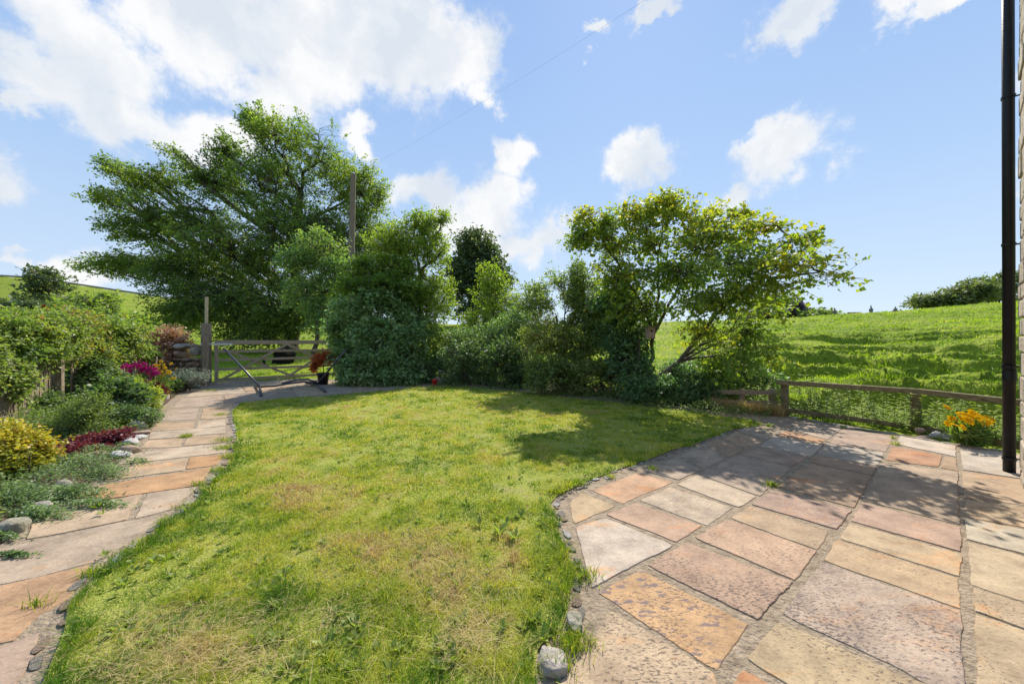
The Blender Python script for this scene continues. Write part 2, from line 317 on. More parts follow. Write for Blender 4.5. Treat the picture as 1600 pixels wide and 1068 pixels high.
# ---------------------------------------------------------------- terrain
RB = [(-900,13),(-300,11.5),(0,11.2),(320,10.9),(525,12.8),(600,12.2),(700,12.4),(800,11.4),(900,10.4),(1000,9.4),(1110,8.2),(1225,6.45),(1430,5.4),(1570,4.75),(1750,4.0),(2200,3.2)]
CREST = [(-900,522),(0,521),(240,517),(330,519),(500,516),(690,509),(850,506),(1000,503),(1165,499),(1230,496),(1300,491),(1400,486),(1480,478),(1570,471),(1700,463),(2200,450)]
def H(x, y):
    x = np.asarray(x, float); y = np.asarray(y, float)
    rho = np.hypot(x, y); th = np.arctan2(x, y)
    front = np.clip((math.radians(80)-np.abs(th))/math.radians(12), 0, 1)
    thc = np.clip(th, -math.radians(70), math.radians(70)); px = CX+F*np.tan(thc); cs = np.cos(thc)
    Yb = np.interp(px, *zip(*RB)); r0 = Yb/cs
    Yc = 46+14*np.clip((700-px)/600, 0, 1); rc = Yc/cs
    zc = CH+(HY-np.interp(px, *zip(*CREST)))/F*Yc
    t = np.clip((rho-r0)/(rc-r0), 0, 1)
    right = np.clip((px-1050)/150, 0, 1)
    z = zc*np.where(t < 1, t**(1.0+.25*(1-right)), 1)
    # ditch behind the right fence
    d = rho-r0
    z = z - right*.35*np.exp(-((d-1.2)/.9)**2)
    # terracettes: slumped steps across the slope
    wob = fbm(x*.2, y*.2, 3)*3.0+fbm(x*.7, y*.7, 5)*.8
    s = (rho*.33+wob*.8) % 1.0
    q = np.clip((s-.76)/.24, 0, 1); step = q*q*(3-2*q)-s
    amp = 1.45*right*np.clip(d/3, 0, 1)*np.clip((32-rho)/12, .15, 1)*(.45+1.1*fbm(x*.13+9, y*.13, 8))
    z = z+step*amp+right*np.clip(d/2,0,1)*np.clip((34-rho)/12,.2,1)*(.34*(fbm(x*1.1+4, y*1.1, 31)-.5)+.5*(fbm(x*.35, y*.5, 33)-.5))+ (fbm(x*.8, y*.8, 11)-.5)*.18*np.clip(d/2, 0, 1)
    # beyond the crest the ground falls, then far hills
    o = np.clip(rho-rc, 0, None)
    z = z-np.minimum(o*.09, 9)
    lf = np.interp(px, [-900,0,50,240,420,560,900,1600,2200], [96,98,95,66,50,30,10,6,6])
    far = (CH+lf/F*420+9)*np.clip((rho*cs-150)/270, 0, 1)**1.3
    z = z+far*np.where(rho*cs > 150, 1, 0)
    inside = np.clip(d/.5, 0, 1)
    z = np.where(d < 0, -.05, z*inside-.05*(1-inside))
    return z*front-.05*(1-front)
def ground_z(x, y): return float(H(np.array([x]), np.array([y]))[0])

def make_terrain():
    th = np.radians(np.concatenate([np.arange(-72, 72, .3), np.arange(72, 288, 3.0)]))
    rr = np.concatenate([[.4, 1.5, 3, 4], np.arange(4.3, 34, .17), np.arange(34, 75, .6), np.geomspace(75, 3200, 120)])
    T, R = np.meshgrid(th, rr, indexing='ij')
    X = np.sin(T)*R; Y = np.cos(T)*R; Z = H(X, Y)
    V = np.stack([X, Y, Z], -1).reshape(-1, 3); n, m = T.shape
    i = np.arange(n)[:, None]; j = np.arange(m-1)[None]
    a = i*m+j; b = ((i+1) % n)*m+j
    Fq = np.stack([a, a+1, b+1, b], -1).reshape(-1, 4)
    V = np.vstack([V, [[0,0,-.05]]]); c = len(V)-1
    ii = np.arange(n); tri = np.stack([np.full(n, c), ii*m, ((ii+1) % n)*m], -1)
    o = mesh_np('field_ground', V, [Fq, tri], M['field'], smooth=True); props(o, 'green grazed field rising to a grassy hill', None, None, 'structure')
make_terrain()

# ---------------------------------------------------------------- paving, lawn, beds (sheets on the ground)
LAWN = [(820,1400),(835,1090),(835,1050),(840,1016),(852,1001),(877,983),(887,956),(890,926),(894,890),(887,865),(875,840),(867,810),(860,787),(870,775),(900,760),(935,745),
 (960,735),(1015,717),(1052,702),(1090,692),(1115,682),(1147,670),(1185,665),(1178,660),(1160,656),(1110,648),(1040,637),(950,628),(850,617),(760,607),(700,603),(650,605),
 (600,611),(520,618),(450,622),(380,630),(362,642),(366,662),(370,685),(366,705),(360,727),(335,750),(310,780),(285,803),(250,826),(220,856),(195,871),(150,901),(107,941),(100,988),(67,1066),(-40,1400)]
lawn_w = [G(*p)[:2] for p in LAWN]
def sheet(name, pts, z, mat, label, kind='structure', sub=.25, mound=0):
    bm = bmesh.new(); vs = [bm.verts.new((p[0], p[1], z)) for p in pts]; f = bm.faces.new(vs)
    if f.normal.z < 0: f.normal_flip()
    bmesh.ops.triangulate(bm, faces=bm.faces[:])
    for _ in range(9):
        e = [e for e in bm.edges if e.calc_length() > sub]
        if not e: break
        bmesh.ops.subdivide_edges(bm, edges=e, cuts=1); bmesh.ops.triangulate(bm, faces=bm.faces[:])
    for v in bm.verts:
        if not v.is_boundary: v.co.z += (mnoise.noise(v.co*1.7)*.5+.5)*mound
    bm.normal_update()
    if sum(f.normal.z for f in bm.faces) < 0: bmesh.ops.reverse_faces(bm, faces=bm.faces[:])
    me = bpy.data.meshes.new(name); bm.to_mesh(me); bm.free()
    o = link(name, me, mat); props(o, label, None, None, kind); return o
# one mortar bed under all paving, the soil bed, then the lawn on top
paveline = [(-3.6,-1.5),(-3.4,1.0),(-3.1,2.2)]+[G(x,y)[:2] for x,y in [(-20,885),(0,850),(60,800),(130,760),(185,722),(215,690),(240,662),(248,640),(275,617),(300,604),(330,596),(420,590),(520,592),(640,596),(720,598)]]
right_edge = [G(x,y)[:2] for x,y in [(830,607),(950,620),(1060,632),(1115,640),(1180,643),(1240,650),(1320,664),(1410,680),(1500,695),(1600,712)]]
base_poly = paveline+right_edge+[(6.4,3.2),(6,-1.5)]
sheet('paving_bed', base_poly, -.006, M['mortar'], 'sandy mortar bed between the flagstones', sub=.5)
bed_poly = [(-12.4,11.4),(-9.3,10.9)]+[G(x,y)[:2] for x,y in [(300,604),(275,617),(248,640),(240,662),(215,690),(185,722),(130,760),(60,800),(0,850),(-20,885)]]+[(-3.1,2.2),(-3.4,1.0),(-7,1.0),(-12.4,6)]
sheet('flower_bed', [(x,y) for x,y in bed_poly], -.006, M['soil'], 'dark soil of the flower bed by the path', sub=.3, mound=.07)
bed2 = [G(x,y)[:2] for x,y in [(640,597),(720,599),(830,608),(950,621),(1060,633),(1115,641)]]+[(4.4,8.6),(2.5,10.2),(0,11.6),(-2.5,12.4),(-3.2,12.0)]
sheet('hedge_bed', bed2, -.002, M['soil'], 'bare soil strip under the hedge', sub=.3, mound=.05)
sheet('lawn', lawn_w, .004, M['thatch'], 'patchy yellow green lawn between the two paved areas', sub=.2, mound=.012)

T_, PK, GR, CRM, OR, WH, PU, YE, BR, BL = (.50,.37,.24),(.50,.325,.24),(.40,.335,.28),(.56,.48,.37),(.50,.235,.10),(.58,.53,.47),(.35,.26,.22),(.56,.42,.24),(.40,.275,.19),(.46,.46,.38)
PATIO = [
 ([(891,782),(910,769),(962,790),(897.5,817),(890,795)],YE,.2),([(924,765),(995,738),(1052,752),(972,785.5)],(.50,.28,.16),.3),([(1005,734),(1057,714),(1097,733),(1060,749)],GR,.2),
 ([(1063,711),(1100,692),(1132,716),(1100,731)],GR,.1),([(1102,691),(1124,683),(1161,704),(1137,713)],BR,.1),([(1127,682),(1150,675),(1195,687.5),(1166,701)],BR,.1),
 ([(1153,673),(1165,667),(1205,681),(1198,686)],GR,.1),([(1190,657),(1200,650),(1250,656),(1228,671)],PU,.1),([(1120,650),(1135,643),(1192,651),(1182,658)],BR,.1),
 ([(899,823.5),(945,808),(1052,851),(925,917)],WH,.05),([(947,803),(994,785),(1097,821),(1057,846)],PK,.25),([(999,781),(1047,760),(1146,792.5),(1105,820)],CRM,.4),
 ([(1057,756),(1090,741),(1182,775),(1155,792)],CRM,.3),([(1092,740),(1152,711),(1237,730),(1187,774)],GR,.4),([(1157,708),(1187,699),(1262,713),(1238,728)],PU,.3),
 ([(1187,696),(1210,681),(1287,694),(1267,712)],WH,.2),([(1213,679),(1230,672),(1290,686),(1283,693)],OR,.1),([(1232,670),(1252,656),(1318,667),(1292,686)],GR,.2),
 ([(934,925),(1002,888.5),(1171,973.5),(1120,1046)],(.56,.32,.13),.85),([(1011,882),(1072,846),(1240,908),(1184,967)],PK,.9),([(1086,839),(1137,810),(1277,860),(1243,906)],(.52,.34,.24),.65),
 ([(1140,808),(1172,789),(1295,830),(1278,858)],T_,.6),([(1174,787),(1210,766),(1332,796),(1308,826)],(.42,.28,.24),.4),([(1216,760),(1260,723),(1360,744),(1335,793)],(.46,.32,.22),.15),
 ([(1262,720),(1273,711),(1370,728),(1361,742)],BR,.1),([(1275,709),(1293,693),(1381,706),(1372,727)],(.5,.47,.41),.3),([(1296,691),(1318,668),(1397,682),(1384,705)],PU,.35),
 ([(952,952),(1117,1050),(1125,1110),(830,1110),(905,1030)],(.54,.42,.28),.95),([(1161,1043),(1215,1072),(1250,1120),(1110,1120)],OR,.3),
 ([(1221,957),(1285,877),(1501,952),(1509,1075),(1455,1070),(1412,1047),(1297,993)],(.49,.405,.34),1.0),([(1215,969),(1290,1000),(1405,1052),(1500,1088),(1430,1200),(1167,1027)],(.54,.43,.25),.8),
 ([(1286,874),(1308,842),(1499,902),(1502,950)],(.52,.38,.23),.35),([(1312,840),(1327,816),(1503,865),(1501,900)],(.53,.42,.27),.3),([(1329,813),(1346,784),(1501,823),(1502,861)],(.46,.31,.26),.25),
 ([(1348,780),(1376,723),(1496,736),(1499,819)],(.42,.34,.26),.3),([(1385,718),(1394,697),(1473,711),(1467,729)],(.44,.18,.075),.1),([(1470,730),(1476,712),(1494,715),(1496,735)],(.46,.3,.17),.1),
 ([(1400,693),(1407,680),(1493,695),(1494,713)],WH,.1),([(1500,698),(1600,710),(1616,750),(1504,733)],(.5,.47,.41),.2),([(1504,736),(1620,752),(1640,793),(1506,776)],(.5,.37,.25),.15),
 ([(1507,779),(1642,797),(1660,834),(1509,806)],(.54,.42,.27),.15),([(1509,809),(1662,838),(1700,890),(1510,841)],BL,.15),([(1513,845),(1702,894),(1760,990),(1517,912)],(.53,.45,.31),.35),
 ([(1519,916),(1762,995),(1800,1050),(1522,953)],(.52,.42,.28),.7),([(1523,957),(1802,1056),(1900,1200),(1530,1130)],(.54,.43,.27),.75),
 ([(1130,1125),(1260,1130),(1380,1210),(1360,1300),(1000,1300),(850,1125)],T_,.6),([(1440,1210),(1510,1140),(1900,1230),(1900,1400),(1400,1400)],BR,.5)]
PATH = [
 ([(244,661),(304,659),(300,670),(235,672.5)],T_,.1),([(310,657.5),(352,655),(352,664),(307,669)],CRM,.1),([(235,675),(352,666),(352,676),(232,686)],CRM,.1),([(230,687.5),(285,684),(281,697.5),(220,699)],T_,.15),
 ([(294,681),(352,678),(352,690),(286,696)],(.5,.36,.23),.1),([(207,709),(260,700),(352,692.5),(352,706),(185,725)],(.55,.47,.36),.1),([(210,724),(294,715),(287.5,734),(185,747.5)],(.5,.38,.25),.1),
 ([(296,714),(352,709),(337,726),(291,732.5)],(.56,.27,.09),.15),([(112,774),(165,756),(332,729),(310,757.5),(160,780),(125,782)],(.54,.28,.11),.25),
 ([(50,815),(110,800),(157,784),(222,771),(197,811),(120,828),(40,842)],(.5,.39,.27),.1),([(230,770),(310,758.5),(267,795),(210,810)],(.5,.42,.33),.1),
 ([(-20,860),(100,834),(175,817),(258,804),(250,815),(205,845),(142,878),(60,900),(-20,915)],(.50,.42,.33),.15),([(-60,926),(0,914),(140,881),(112,930),(60,960),(20,1000),(-60,1010)],(.50,.28,.14),.4),
 ([(-80,1022),(10,1006),(62,985),(50,1030),(10,1090),(-90,1120)],PU,.3),([(-120,860),(-25,862),(-30,915),(-130,925)],T_,.1),([(-160,940),(-70,930),(-75,1010),(-180,1030)],BR,.2),
 ([(250,657),(262,640),(310,637),(305,655)],GR,.1),([(312,655),(318,637),(362,634),(352,652)],T_,.1),([(268,637),(285,622),(345,618),(350,632)],GR,.1),([(353,632),(350,617),(440,612),(420,620),(375,628)],(.48,.38,.3),.1),
 ([(290,620),(305,608),(375,604),(385,613)],CRM,.1),([(378,604),(450,600),(455,611),(388,614)],T_,.1),([(460,612),(456,604),(503,602),(508,616),(470,619)],T_,.1),([(508,602),(543,602),(551,614),(512,615)],GR,.1),
 ([(547,602),(588,601),(596,610),(555,613)],BR,.1),([(592,601),(634,600),(644,604),(600,609)],GR,.1),([(310,605),(330,598),(385,597),(378,602)],GR,.1),([(390,601),(400,596),(450,594),(448,598)],CRM,.1)]
def slabs(name, lst, label):
    rnd = random.Random(4); V = []; Fc = []; cols = []; sp = []; bt = []
    for (pp, col, s) in lst:
        W = [Vector(G(*p)[:2]) for p in pp]
        area = sum(W[i].x*W[(i+1) % len(W)].y-W[(i+1) % len(W)].x*W[i].y for i in range(len(W)))
        if area < 0: W.reverse()
        cen = sum(W, Vector((0,0)))/len(W); ring = []
        for i in range(len(W)):
            a, b = W[i], W[(i+1) % len(W)]; L = (b-a).length; n = max(3, int(L/.035)); nr = Vector((b.y-a.y, a.x-b.x))/max(L, 1e-6)
            for k in range(n):
                t = k/n; p = a.lerp(b, t)
                if k == 0: p = p+(cen-p).normalized()*.004
                w = mnoise.noise(Vector((p.x*7, p.y*7, 3)))*.010+mnoise.noise(Vector((p.x*25, p.y*25, 9)))*.006
                ring.append(p+nr*w)
        n = len(ring); z0 = rnd.uniform(-.002, .002); tx, ty = rnd.uniform(-.002, .002), rnd.uniform(-.002, .002); st = len(V)
        for inset, z in ((0,-.05),(0,-.004),(.0025,-.0008),(.006,.0)):
            for p in ring:
                q = p+(cen-p).normalized()*(inset*(1+.5*mnoise.noise(Vector((p.x*30, p.y*30, 1))))); V.append((q.x, q.y, z+z0+tx*(q.x-cen.x)+ty*(q.y-cen.y) if z > -.04 else z))
        for r in range(3):
            for k in range(n): Fc.append((st+r*n+k, st+r*n+(k+1) % n, st+(r+1)*n+(k+1) % n, st+(r+1)*n+k))
        Fc.append(tuple(st+3*n+k for k in range(n)))
        j = rnd.uniform(.93, 1.07)*.74; g_ = (.48*j,.345*j,.225*j); cols += [(col[0]*j*.54+g_[0]*.46, col[1]*j*.54+g_[1]*.46, col[2]*j*.54+g_[2]*.46, 1)]*(4*n); sp += [s]*(4*n); bt += [.85 if s == .85 else (.35 if s > .3 and rnd.random() < .3 else 0)]*(4*n)
    me = bpy.data.meshes.new(name); me.from_pydata(V, [], Fc); me.update()
    a = me.attributes.new('col', 'FLOAT_COLOR', 'POINT'); a.data.foreach_set('color', np.array(cols, np.float32).ravel())
    a = me.attributes.new('speck', 'FLOAT', 'POINT'); a.data.foreach_set('value', np.array(sp, np.float32))
    a = me.attributes.new('blotch', 'FLOAT', 'POINT'); a.data.foreach_set('value', np.array(bt, np.float32))
    o = link(name, me, M['flag']); props(o, label, None, None, 'structure')
slabs('patio', PATIO, 'sandstone flag patio of cream, pink and orange slabs')
slabs('path', PATH, 'curving sandstone flag path leading to the gate')

# ---------------------------------------------------------------- rocks
def _ico(sub):
    bm = bmesh.new(); bmesh.ops.create_icosphere(bm, subdivisions=sub, radius=1)
    V = [v.co.copy() for v in bm.verts]; Fc = [tuple(v.index for v in f.verts) for f in bm.faces]; bm.free(); return V, Fc
ICO = {2: _ico(2), 3: _ico(3), 4: _ico(4)}
def rockgeo(c, size, seed, sub=3, rz=0, block=.5):
    V, Fc = ICO[sub]; rnd = random.Random(seed); off = Vector((seed*3.1, seed*1.7, seed*.9)); out = []
    pl = [(Vector((rnd.gauss(0,1), rnd.gauss(0,1), rnd.gauss(0,1))).normalized(), rnd.uniform(.55, .85)) for _ in range(9)]
    for v in V:
        p = v*(1+.22*mnoise.noise(v*1.3+off)+.08*mnoise.noise(v*3.5+off)+.03*mnoise.noise(v*9+off))
        m = max(abs(p.x), abs(p.y), abs(p.z)); p = p*(1-block)+p*(block*.85/max(m, 1e-3))*.9
        for n, d in pl:
            t = p.dot(n)-d
            if t > 0: p = p-n*t*.85
        p = Vector((p.x*size[0]/2, p.y*size[1]/2, p.z*size[2]/2)); ca, sa = math.cos(rz), math.sin(rz)
        out.append((c[0]+p.x*ca-p.y*sa, c[1]+p.x*sa+p.y*ca, c[2]+p.z))
    return out, Fc
def rock(label, px, py, w, d, h, mat, seed, name='rock', sub=3, z=None, Y=None, group=None, cat='rock', rz=0, sink=.3):
    x, y, _ = G(px, py) if Y is None else P(px, py, Y)
    V, Fc = rockgeo((x, y, (z if z is not None else 0)+h*(.5-sink)), (w, d, h), seed, sub, rz)
    mb = MB(); mb.add(V, Fc); o = mb.build(name, M[mat], smooth=True); props(o, label, cat, group)
    m = bpy.context.view_layer; return o
rock('pale chunky stone standing at the near corner of the lawn', 864,1036,.13,.20,.065,'rock',1,sub=4,sink=.36)
rock('grey knobbly stone between lawn and orange slab', 898,973,.085,.15,.06,'mossrock',2,sub=4,sink=.38)
for i,(lab,px,py,w,d,h,mt) in enumerate([
 ('dark grey domed stone highest along the path bed',217,668,.26,.2,.17,'rock'),('flat brown stone under the dark domed stone',214,678,.34,.18,.07,'brownrock'),
 ('white flat stone beside the wine red plants',211,686,.27,.18,.10,'whiterock'),('white upright stone below the flat white one',205,694,.20,.16,.12,'whiterock'),
 ('tan wedge stone behind the small white stone',203,706,.24,.22,.13,'brownrock'),('small bright white stone by the pale slab',189,713,.22,.15,.11,'whiterock'),
 ('brown half buried stone among the ground cover',146,714,.26,.2,.12,'brownrock'),('broad mossy stone sunk in the ground cover',77,775,.24,.18,.09,'mossrock'),
 ('mossy stone next to the orange slab',97,765,.2,.16,.13,'mossrock'),('pale lichened stone in the low cotoneaster',63,797,.16,.13,.10,'rock'),
 ('large round mossy boulder at the path end of the bed',16,830,.19,.16,.15,'mossrock'),
 ('square topped stone nearest the drystone wall',265,612,.42,.34,.34,'brownrock'),('pale jagged stone on the bed corner',252,624,.40,.3,.24,'rock'),
 ('grey leaning stone at the shaded path corner',238,634,.40,.32,.24,'rock'),('dark stone under the silver lavender',300,606,.45,.3,.22,'mossrock'),
 ('low dark stone at the foot of the gate post',325,602,.4,.25,.14,'mossrock')]):
    rock(lab,px,py,w,d,h,mt,20+i,rz=i*.7)
for i,(lab,px,py,w,h,mt) in enumerate([('tan rounded rock at the foot of the middle rail post',1437,676,.14,.11,'brownrock'),('pale tilted rock between rail post and marigolds',1462,681,.15,.11,'whiterock'),
 ('dark rock touching the marigold clump',1481,686,.13,.10,'rock'),('flat stone under the rocks by the rail fence',1448,683,.3,.04,'brownrock')]):
    rock(lab,px,py,w,.12,h,mt,50+i)
def edge_stones(pts, n, label, group, seed, smin, smax, width):
    rnd = random.Random(seed); W = [Vector(G(*p)[:2]) for p in pts]; L = [0]
    for i in range(1, len(W)): L.append(L[-1]+(W[i]-W[i-1]).length)
    base = []
    for k in range(4):
        V, Fc = rockgeo((0,0,0), (1, .72, .42), 90+seed+k, 3, 0, .6); mb = MB(); mb.add(V, Fc)
        me = bpy.data.meshes.new('edging_stone'); me.from_pydata(mb.V, [], mb.F); me.polygons.foreach_set('use_smooth', [True]*len(me.polygons)); me.materials.append(M['whiterock' if k == 0 else 'rock' if k < 3 else 'brownrock']); base.append(me)
    for k in range(n):
        t = (k+rnd.random()*.7)/n*L[-1]; i = max(j for j in range(len(L)) if L[j] <= t+1e-9); i = min(i, len(W)-2)
        a, b = W[i], W[i+1]; p = a.lerp(b, (t-L[i])/max(L[i+1]-L[i], 1e-6)); nr = Vector((b.y-a.y, a.x-b.x)).normalized()
        p = p+nr*rnd.uniform(*width); s = rnd.uniform(smin, smax)
        o = bpy.data.objects.new('edging_stone', rnd.choice(base)); COL.objects.link(o); o.location = (p.x, p.y, .001)
        o.scale = (s*1.2, s*rnd.uniform(.7, 1.2), s*.3); o.rotation_euler = (rnd.uniform(-.1,.1), rnd.uniform(-.1,.1), math.atan2(b.y-a.y, b.x-a.x)+rnd.uniform(-.4,.4))
        props(o, label, 'edging stone', group)
edge_stones([(887,956),(894,890),(887,865),(875,840),(867,810),(860,787),(870,775),(900,760),(935,745),(960,735),(1015,717),(1052,702),(1090,692),(1147,670)],62,
 'small rough stone set in mortar along the lawn side of the patio','stones edging the patio',1,.035,.10,(.01,.07))
edge_stones([(362,642),(370,685),(360,727),(335,750),(310,780),(285,803),(250,826),(220,856),(195,871),(150,901),(107,941),(100,988),(80,1040)],46,
 'worn edging stone between the flag path and the lawn','stones edging the flag path',2,.06,.13,(.0,.06))

# ---------------------------------------------------------------- foliage machinery
def unit(a): return a/np.maximum(np.linalg.norm(a, axis=-1, keepdims=True), 1e-9)
def leaf_arrays(Pb, D, Nn, L, W, fold=.18):
    S = unit(np.cross(D, Nn)); Nn = unit(np.cross(S, D)); L = L[:, None]; W = W[:, None]
    m = Pb+D*L*.48+Nn*W*-fold*.5
    V = np.stack([Pb, m+S*W*.5+Nn*W*fold, Pb+D*L-Nn*L*.12, m-S*W*.5+Nn*W*fold], 1)
    n = len(Pb); Fq = (np.arange(n)[:, None]*4+np.array([0,1,2,3])[None])
    return V.reshape(-1, 3), Fq
def segs_mesh(A, B, RA, RB_, n=4):
    A = np.asarray(A); B = np.asarray(B); d = unit(B-A); ref = np.where(np.abs(d[:, 2:3]) > .9, np.array([[1.,0,0]]), np.array([[0,0,1.]]))
    u = unit(np.cross(d, ref)); w = np.cross(d, u); k = np.arange(n)*2*math.pi/n; c = np.cos(k)[None, :, None]; s = np.sin(k)[None, :, None]
    ringA = A[:, None]+(u[:, None]*c+w[:, None]*s)*np.asarray(RA)[:, None, None]; ringB = (B+d*np.asarray(RB_)[:, None]*.5)[:, None]+(u[:, None]*c+w[:, None]*s)*np.asarray(RB_)[:, None, None]
    V = np.concatenate([ringA, ringB], 1).reshape(-1, 3); o = np.arange(len(A))[:, None, None]*2*n
    i = np.arange(n); q = np.stack([i, (i+1) % n, n+(i+1) % n, n+i], -1)[None]
    return V, (o+q).reshape(-1, 4)

def tree(name, label, cat, base, trunk_r, blobs, Y, ntw, lpt, leaf, mat, bark='bark', seed=1, twl=.5, up=.35, bias=(0,0,0), trunk_top=None, wl=.6, group=None,
         fork=.35, vmean=.45, droop=.15, shell=.55, nsub=7, flat=.6, extra_stems=None, nstem=1, tipv=0, limb=.55, gap=.22):
    """blobs: (px, py, rx_px, ry_px, depth offset m, depth radius m). Everything is real 3D about depth Y."""
    r = np.random.default_rng(seed); rd = random.Random(seed)
    T = thing(name, label, cat, base, group)
    C = np.array([P(b[0], b[1], Y+b[4]) for b in blobs]); R = np.array([[b[2]/F*(Y+b[4]), b[5], b[3]/F*(Y+b[4])] for b in blobs])
    base = np.array(base, float); top = np.array(trunk_top if trunk_top is not None else C.mean(0)*[1,1,0]+[0,0,base[2]+(C[:,2].max()-base[2])*.6])
    A = []; B = []; RA = []; RBs = []; nodes = []; noder = []
    def path(a, b, ra, rb, k, wig, arc=0):
        pts = [a+(b-a)*t+np.array([rd.gauss(0,1), rd.gauss(0,1), rd.gauss(0,.5)])*wig*math.sin(t*math.pi)+np.array([0,0,arc*math.sin(t*math.pi)]) for t in np.linspace(0, 1, k+1)]
        for i in range(k):
            t0, t1 = i/k, (i+1)/k; A.append(pts[i]); B.append(pts[i+1]); r0 = ra+(rb-ra)*t0; r1 = ra+(rb-ra)*t1; RA.append(r0); RBs.append(r1)
            nodes.append(pts[i+1]); noder.append(r1)
        return pts
    starts = []
    for s in range(nstem):
        off = np.array([rd.gauss(0,1), rd.gauss(0,1), 0])*trunk_r*(2.5 if nstem > 1 else 0)
        tp = top+off*3
        tr = path(base+off*.6+np.array([0,0,-.1]), tp, trunk_r, trunk_r*.45, 7, np.linalg.norm(tp-base)*.025)
        starts.append(tr)
    if extra_stems:
        for st in extra_stems:
            pts = [np.array(q) for q in st[0]]
            for i in range(len(pts)-1):
                k = len(pts)-1; den = path(pts[i], pts[i+1], st[1]+(st[2]-st[1])*i/k, st[1]+(st[2]-st[1])*(i+1)/k, 4, .015)
                starts.append(den)
    ntrunk = len(A)
    for i in range(len(C)):
        cand = np.concatenate([np.array(tr[max(1, int(len(tr)*fork)):]) for tr in starts]); h = cand[:, 2]
        dd = np.linalg.norm(cand-C[i], axis=1)+np.maximum(0, cand[:, 2]-C[i, 2]+.25*R[i, 2])*2.5+np.maximum(0, np.linalg.norm(cand[:, :2]-C[i, :2], axis=1)-1.2*np.abs(C[i, 2]-cand[:, 2]))*1.2
        j = int(dd.argmin()); a = cand[j]; ln = np.linalg.norm(C[i]-a)
        lr = trunk_r*limb*min(1, .35+.65*ln/max(.1, np.linalg.norm(top-base)))
        pts = path(a, C[i], lr, lr*.35, 5, ln*.05, arc=ln*.02)
        for k in range(nsub):
            q = r.normal(size=3); q = q/np.linalg.norm(q)*r.random()**.5*.8
            e = C[i]+q*R[i]; s0 = pts[rd.randint(2, 5)]; path(s0, e, lr*.32, lr*.10, 3, np.linalg.norm(e-s0)*.07)
    # twigs
    ntw = int(ntw*1.22)
    vol = (R[:, 0]*R[:, 2])**.9; w = vol/vol.sum(); bi = r.choice(len(C), ntw, p=w)
    q = unit(r.normal(size=(ntw, 3))); rad = 1-(1-shell)*r.random(ntw)**.8*1.0
    rad = np.where(r.random(ntw) < .30, r.random(ntw)**.5, rad)
    ks = 1.6/np.median(R); bo = bi*7.3
    lob = fbm(q[:, 0]*1.9+bo, q[:, 2]*1.9+q[:, 1]*1.3, seed+3, 3)
    tipc = C[bi]+q*R[bi]*(rad*(.62+.8*lob))[:, None]
    nz = .5*fbm(tipc[:, 0]*ks+seed, tipc[:, 2]*ks, 5, 3)+.5*fbm(tipc[:, 1]*ks, tipc[:, 2]*ks+seed, 9, 3)
    ok = nz > np.quantile(nz, gap); bi = bi[ok]; q = q[ok]; tipc = tipc[ok]; ntw = len(bi)
    cen = C.mean(0); d = unit(unit(q*R[bi])*.7+unit(tipc-cen)*.55+r.normal(size=(ntw, 3))*.38+np.array([0,0,up])+np.array(bias))
    l = twl*(.45+.9*r.random(ntw)); l = np.where(r.random(ntw) < .07, l*1.6, l); tb = tipc-d*l[:, None]*.5; te = tb+d*l[:, None]; te[:, 2] -= droop*l
    nd = np.array(nodes[ntrunk:] if len(nodes) > ntrunk else nodes); nr = np.array(noder[ntrunk:] if len(nodes) > ntrunk else noder)
    near = np.array([int(((nd-p)**2).sum(1).argmin()) for p in tb])
    bark_t = float(np.median(nr))
    V1, F1 = segs_mesh(np.array(A[:ntrunk]), np.array(B[:ntrunk]), RA[:ntrunk], RBs[:ntrunk], 10)
    mesh_np('trunk', V1, F1, M[bark], T, smooth=True)
    A2 = np.concatenate([np.array(A[ntrunk:]).reshape(-1,3), nd[near], tb]); B2 = np.concatenate([np.array(B[ntrunk:]).reshape(-1,3), tb, te])
    tw = np.full(ntw, max(leaf*.045, .0015)); RA2 = np.concatenate([RA[ntrunk:], np.minimum(nr[near], tw*2.2), tw]); RB2 = np.concatenate([RBs[ntrunk:], tw, tw*.4])
    V2, F2 = segs_mesh(A2, B2, RA2, RB2, 4); mesh_np('branches', V2, F2, M[bark], T, smooth=True)
    # leaves along twigs
    n = ntw*lpt; ti = np.repeat(np.arange(ntw), lpt); t = r.random(n)**.7
    side = unit(np.cross(d, np.array([0,0,1.])+r.normal(size=(ntw,3))*.25))[ti]; sg = np.where(r.random(n) < .5, -1., 1.)[:, None]
    pos = tb[ti]+(te[ti]-tb[ti])*t[:, None]+side*sg*(r.random(n)[:, None]**1.0)*l[ti][:, None]*.30*(1.1-t[:, None])+r.normal(size=(n,3))*leaf*.35
    ld = unit(d[ti]*.6+side*sg*.8+r.normal(size=(n,3))*.45+np.array([0,0,-.15])); nn = unit(np.array([0,0,flat])+r.normal(size=(n,3))*.55+d[ti]*.2)
    Ls = leaf*(.6+.7*r.random(n)); Vl, Fl = leaf_arrays(pos, ld, nn, Ls, Ls*wl)
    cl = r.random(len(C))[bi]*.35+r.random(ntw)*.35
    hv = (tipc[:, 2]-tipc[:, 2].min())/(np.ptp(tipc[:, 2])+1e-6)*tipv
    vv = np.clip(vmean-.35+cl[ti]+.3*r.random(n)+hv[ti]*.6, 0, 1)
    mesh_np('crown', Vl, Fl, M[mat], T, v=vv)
    return T

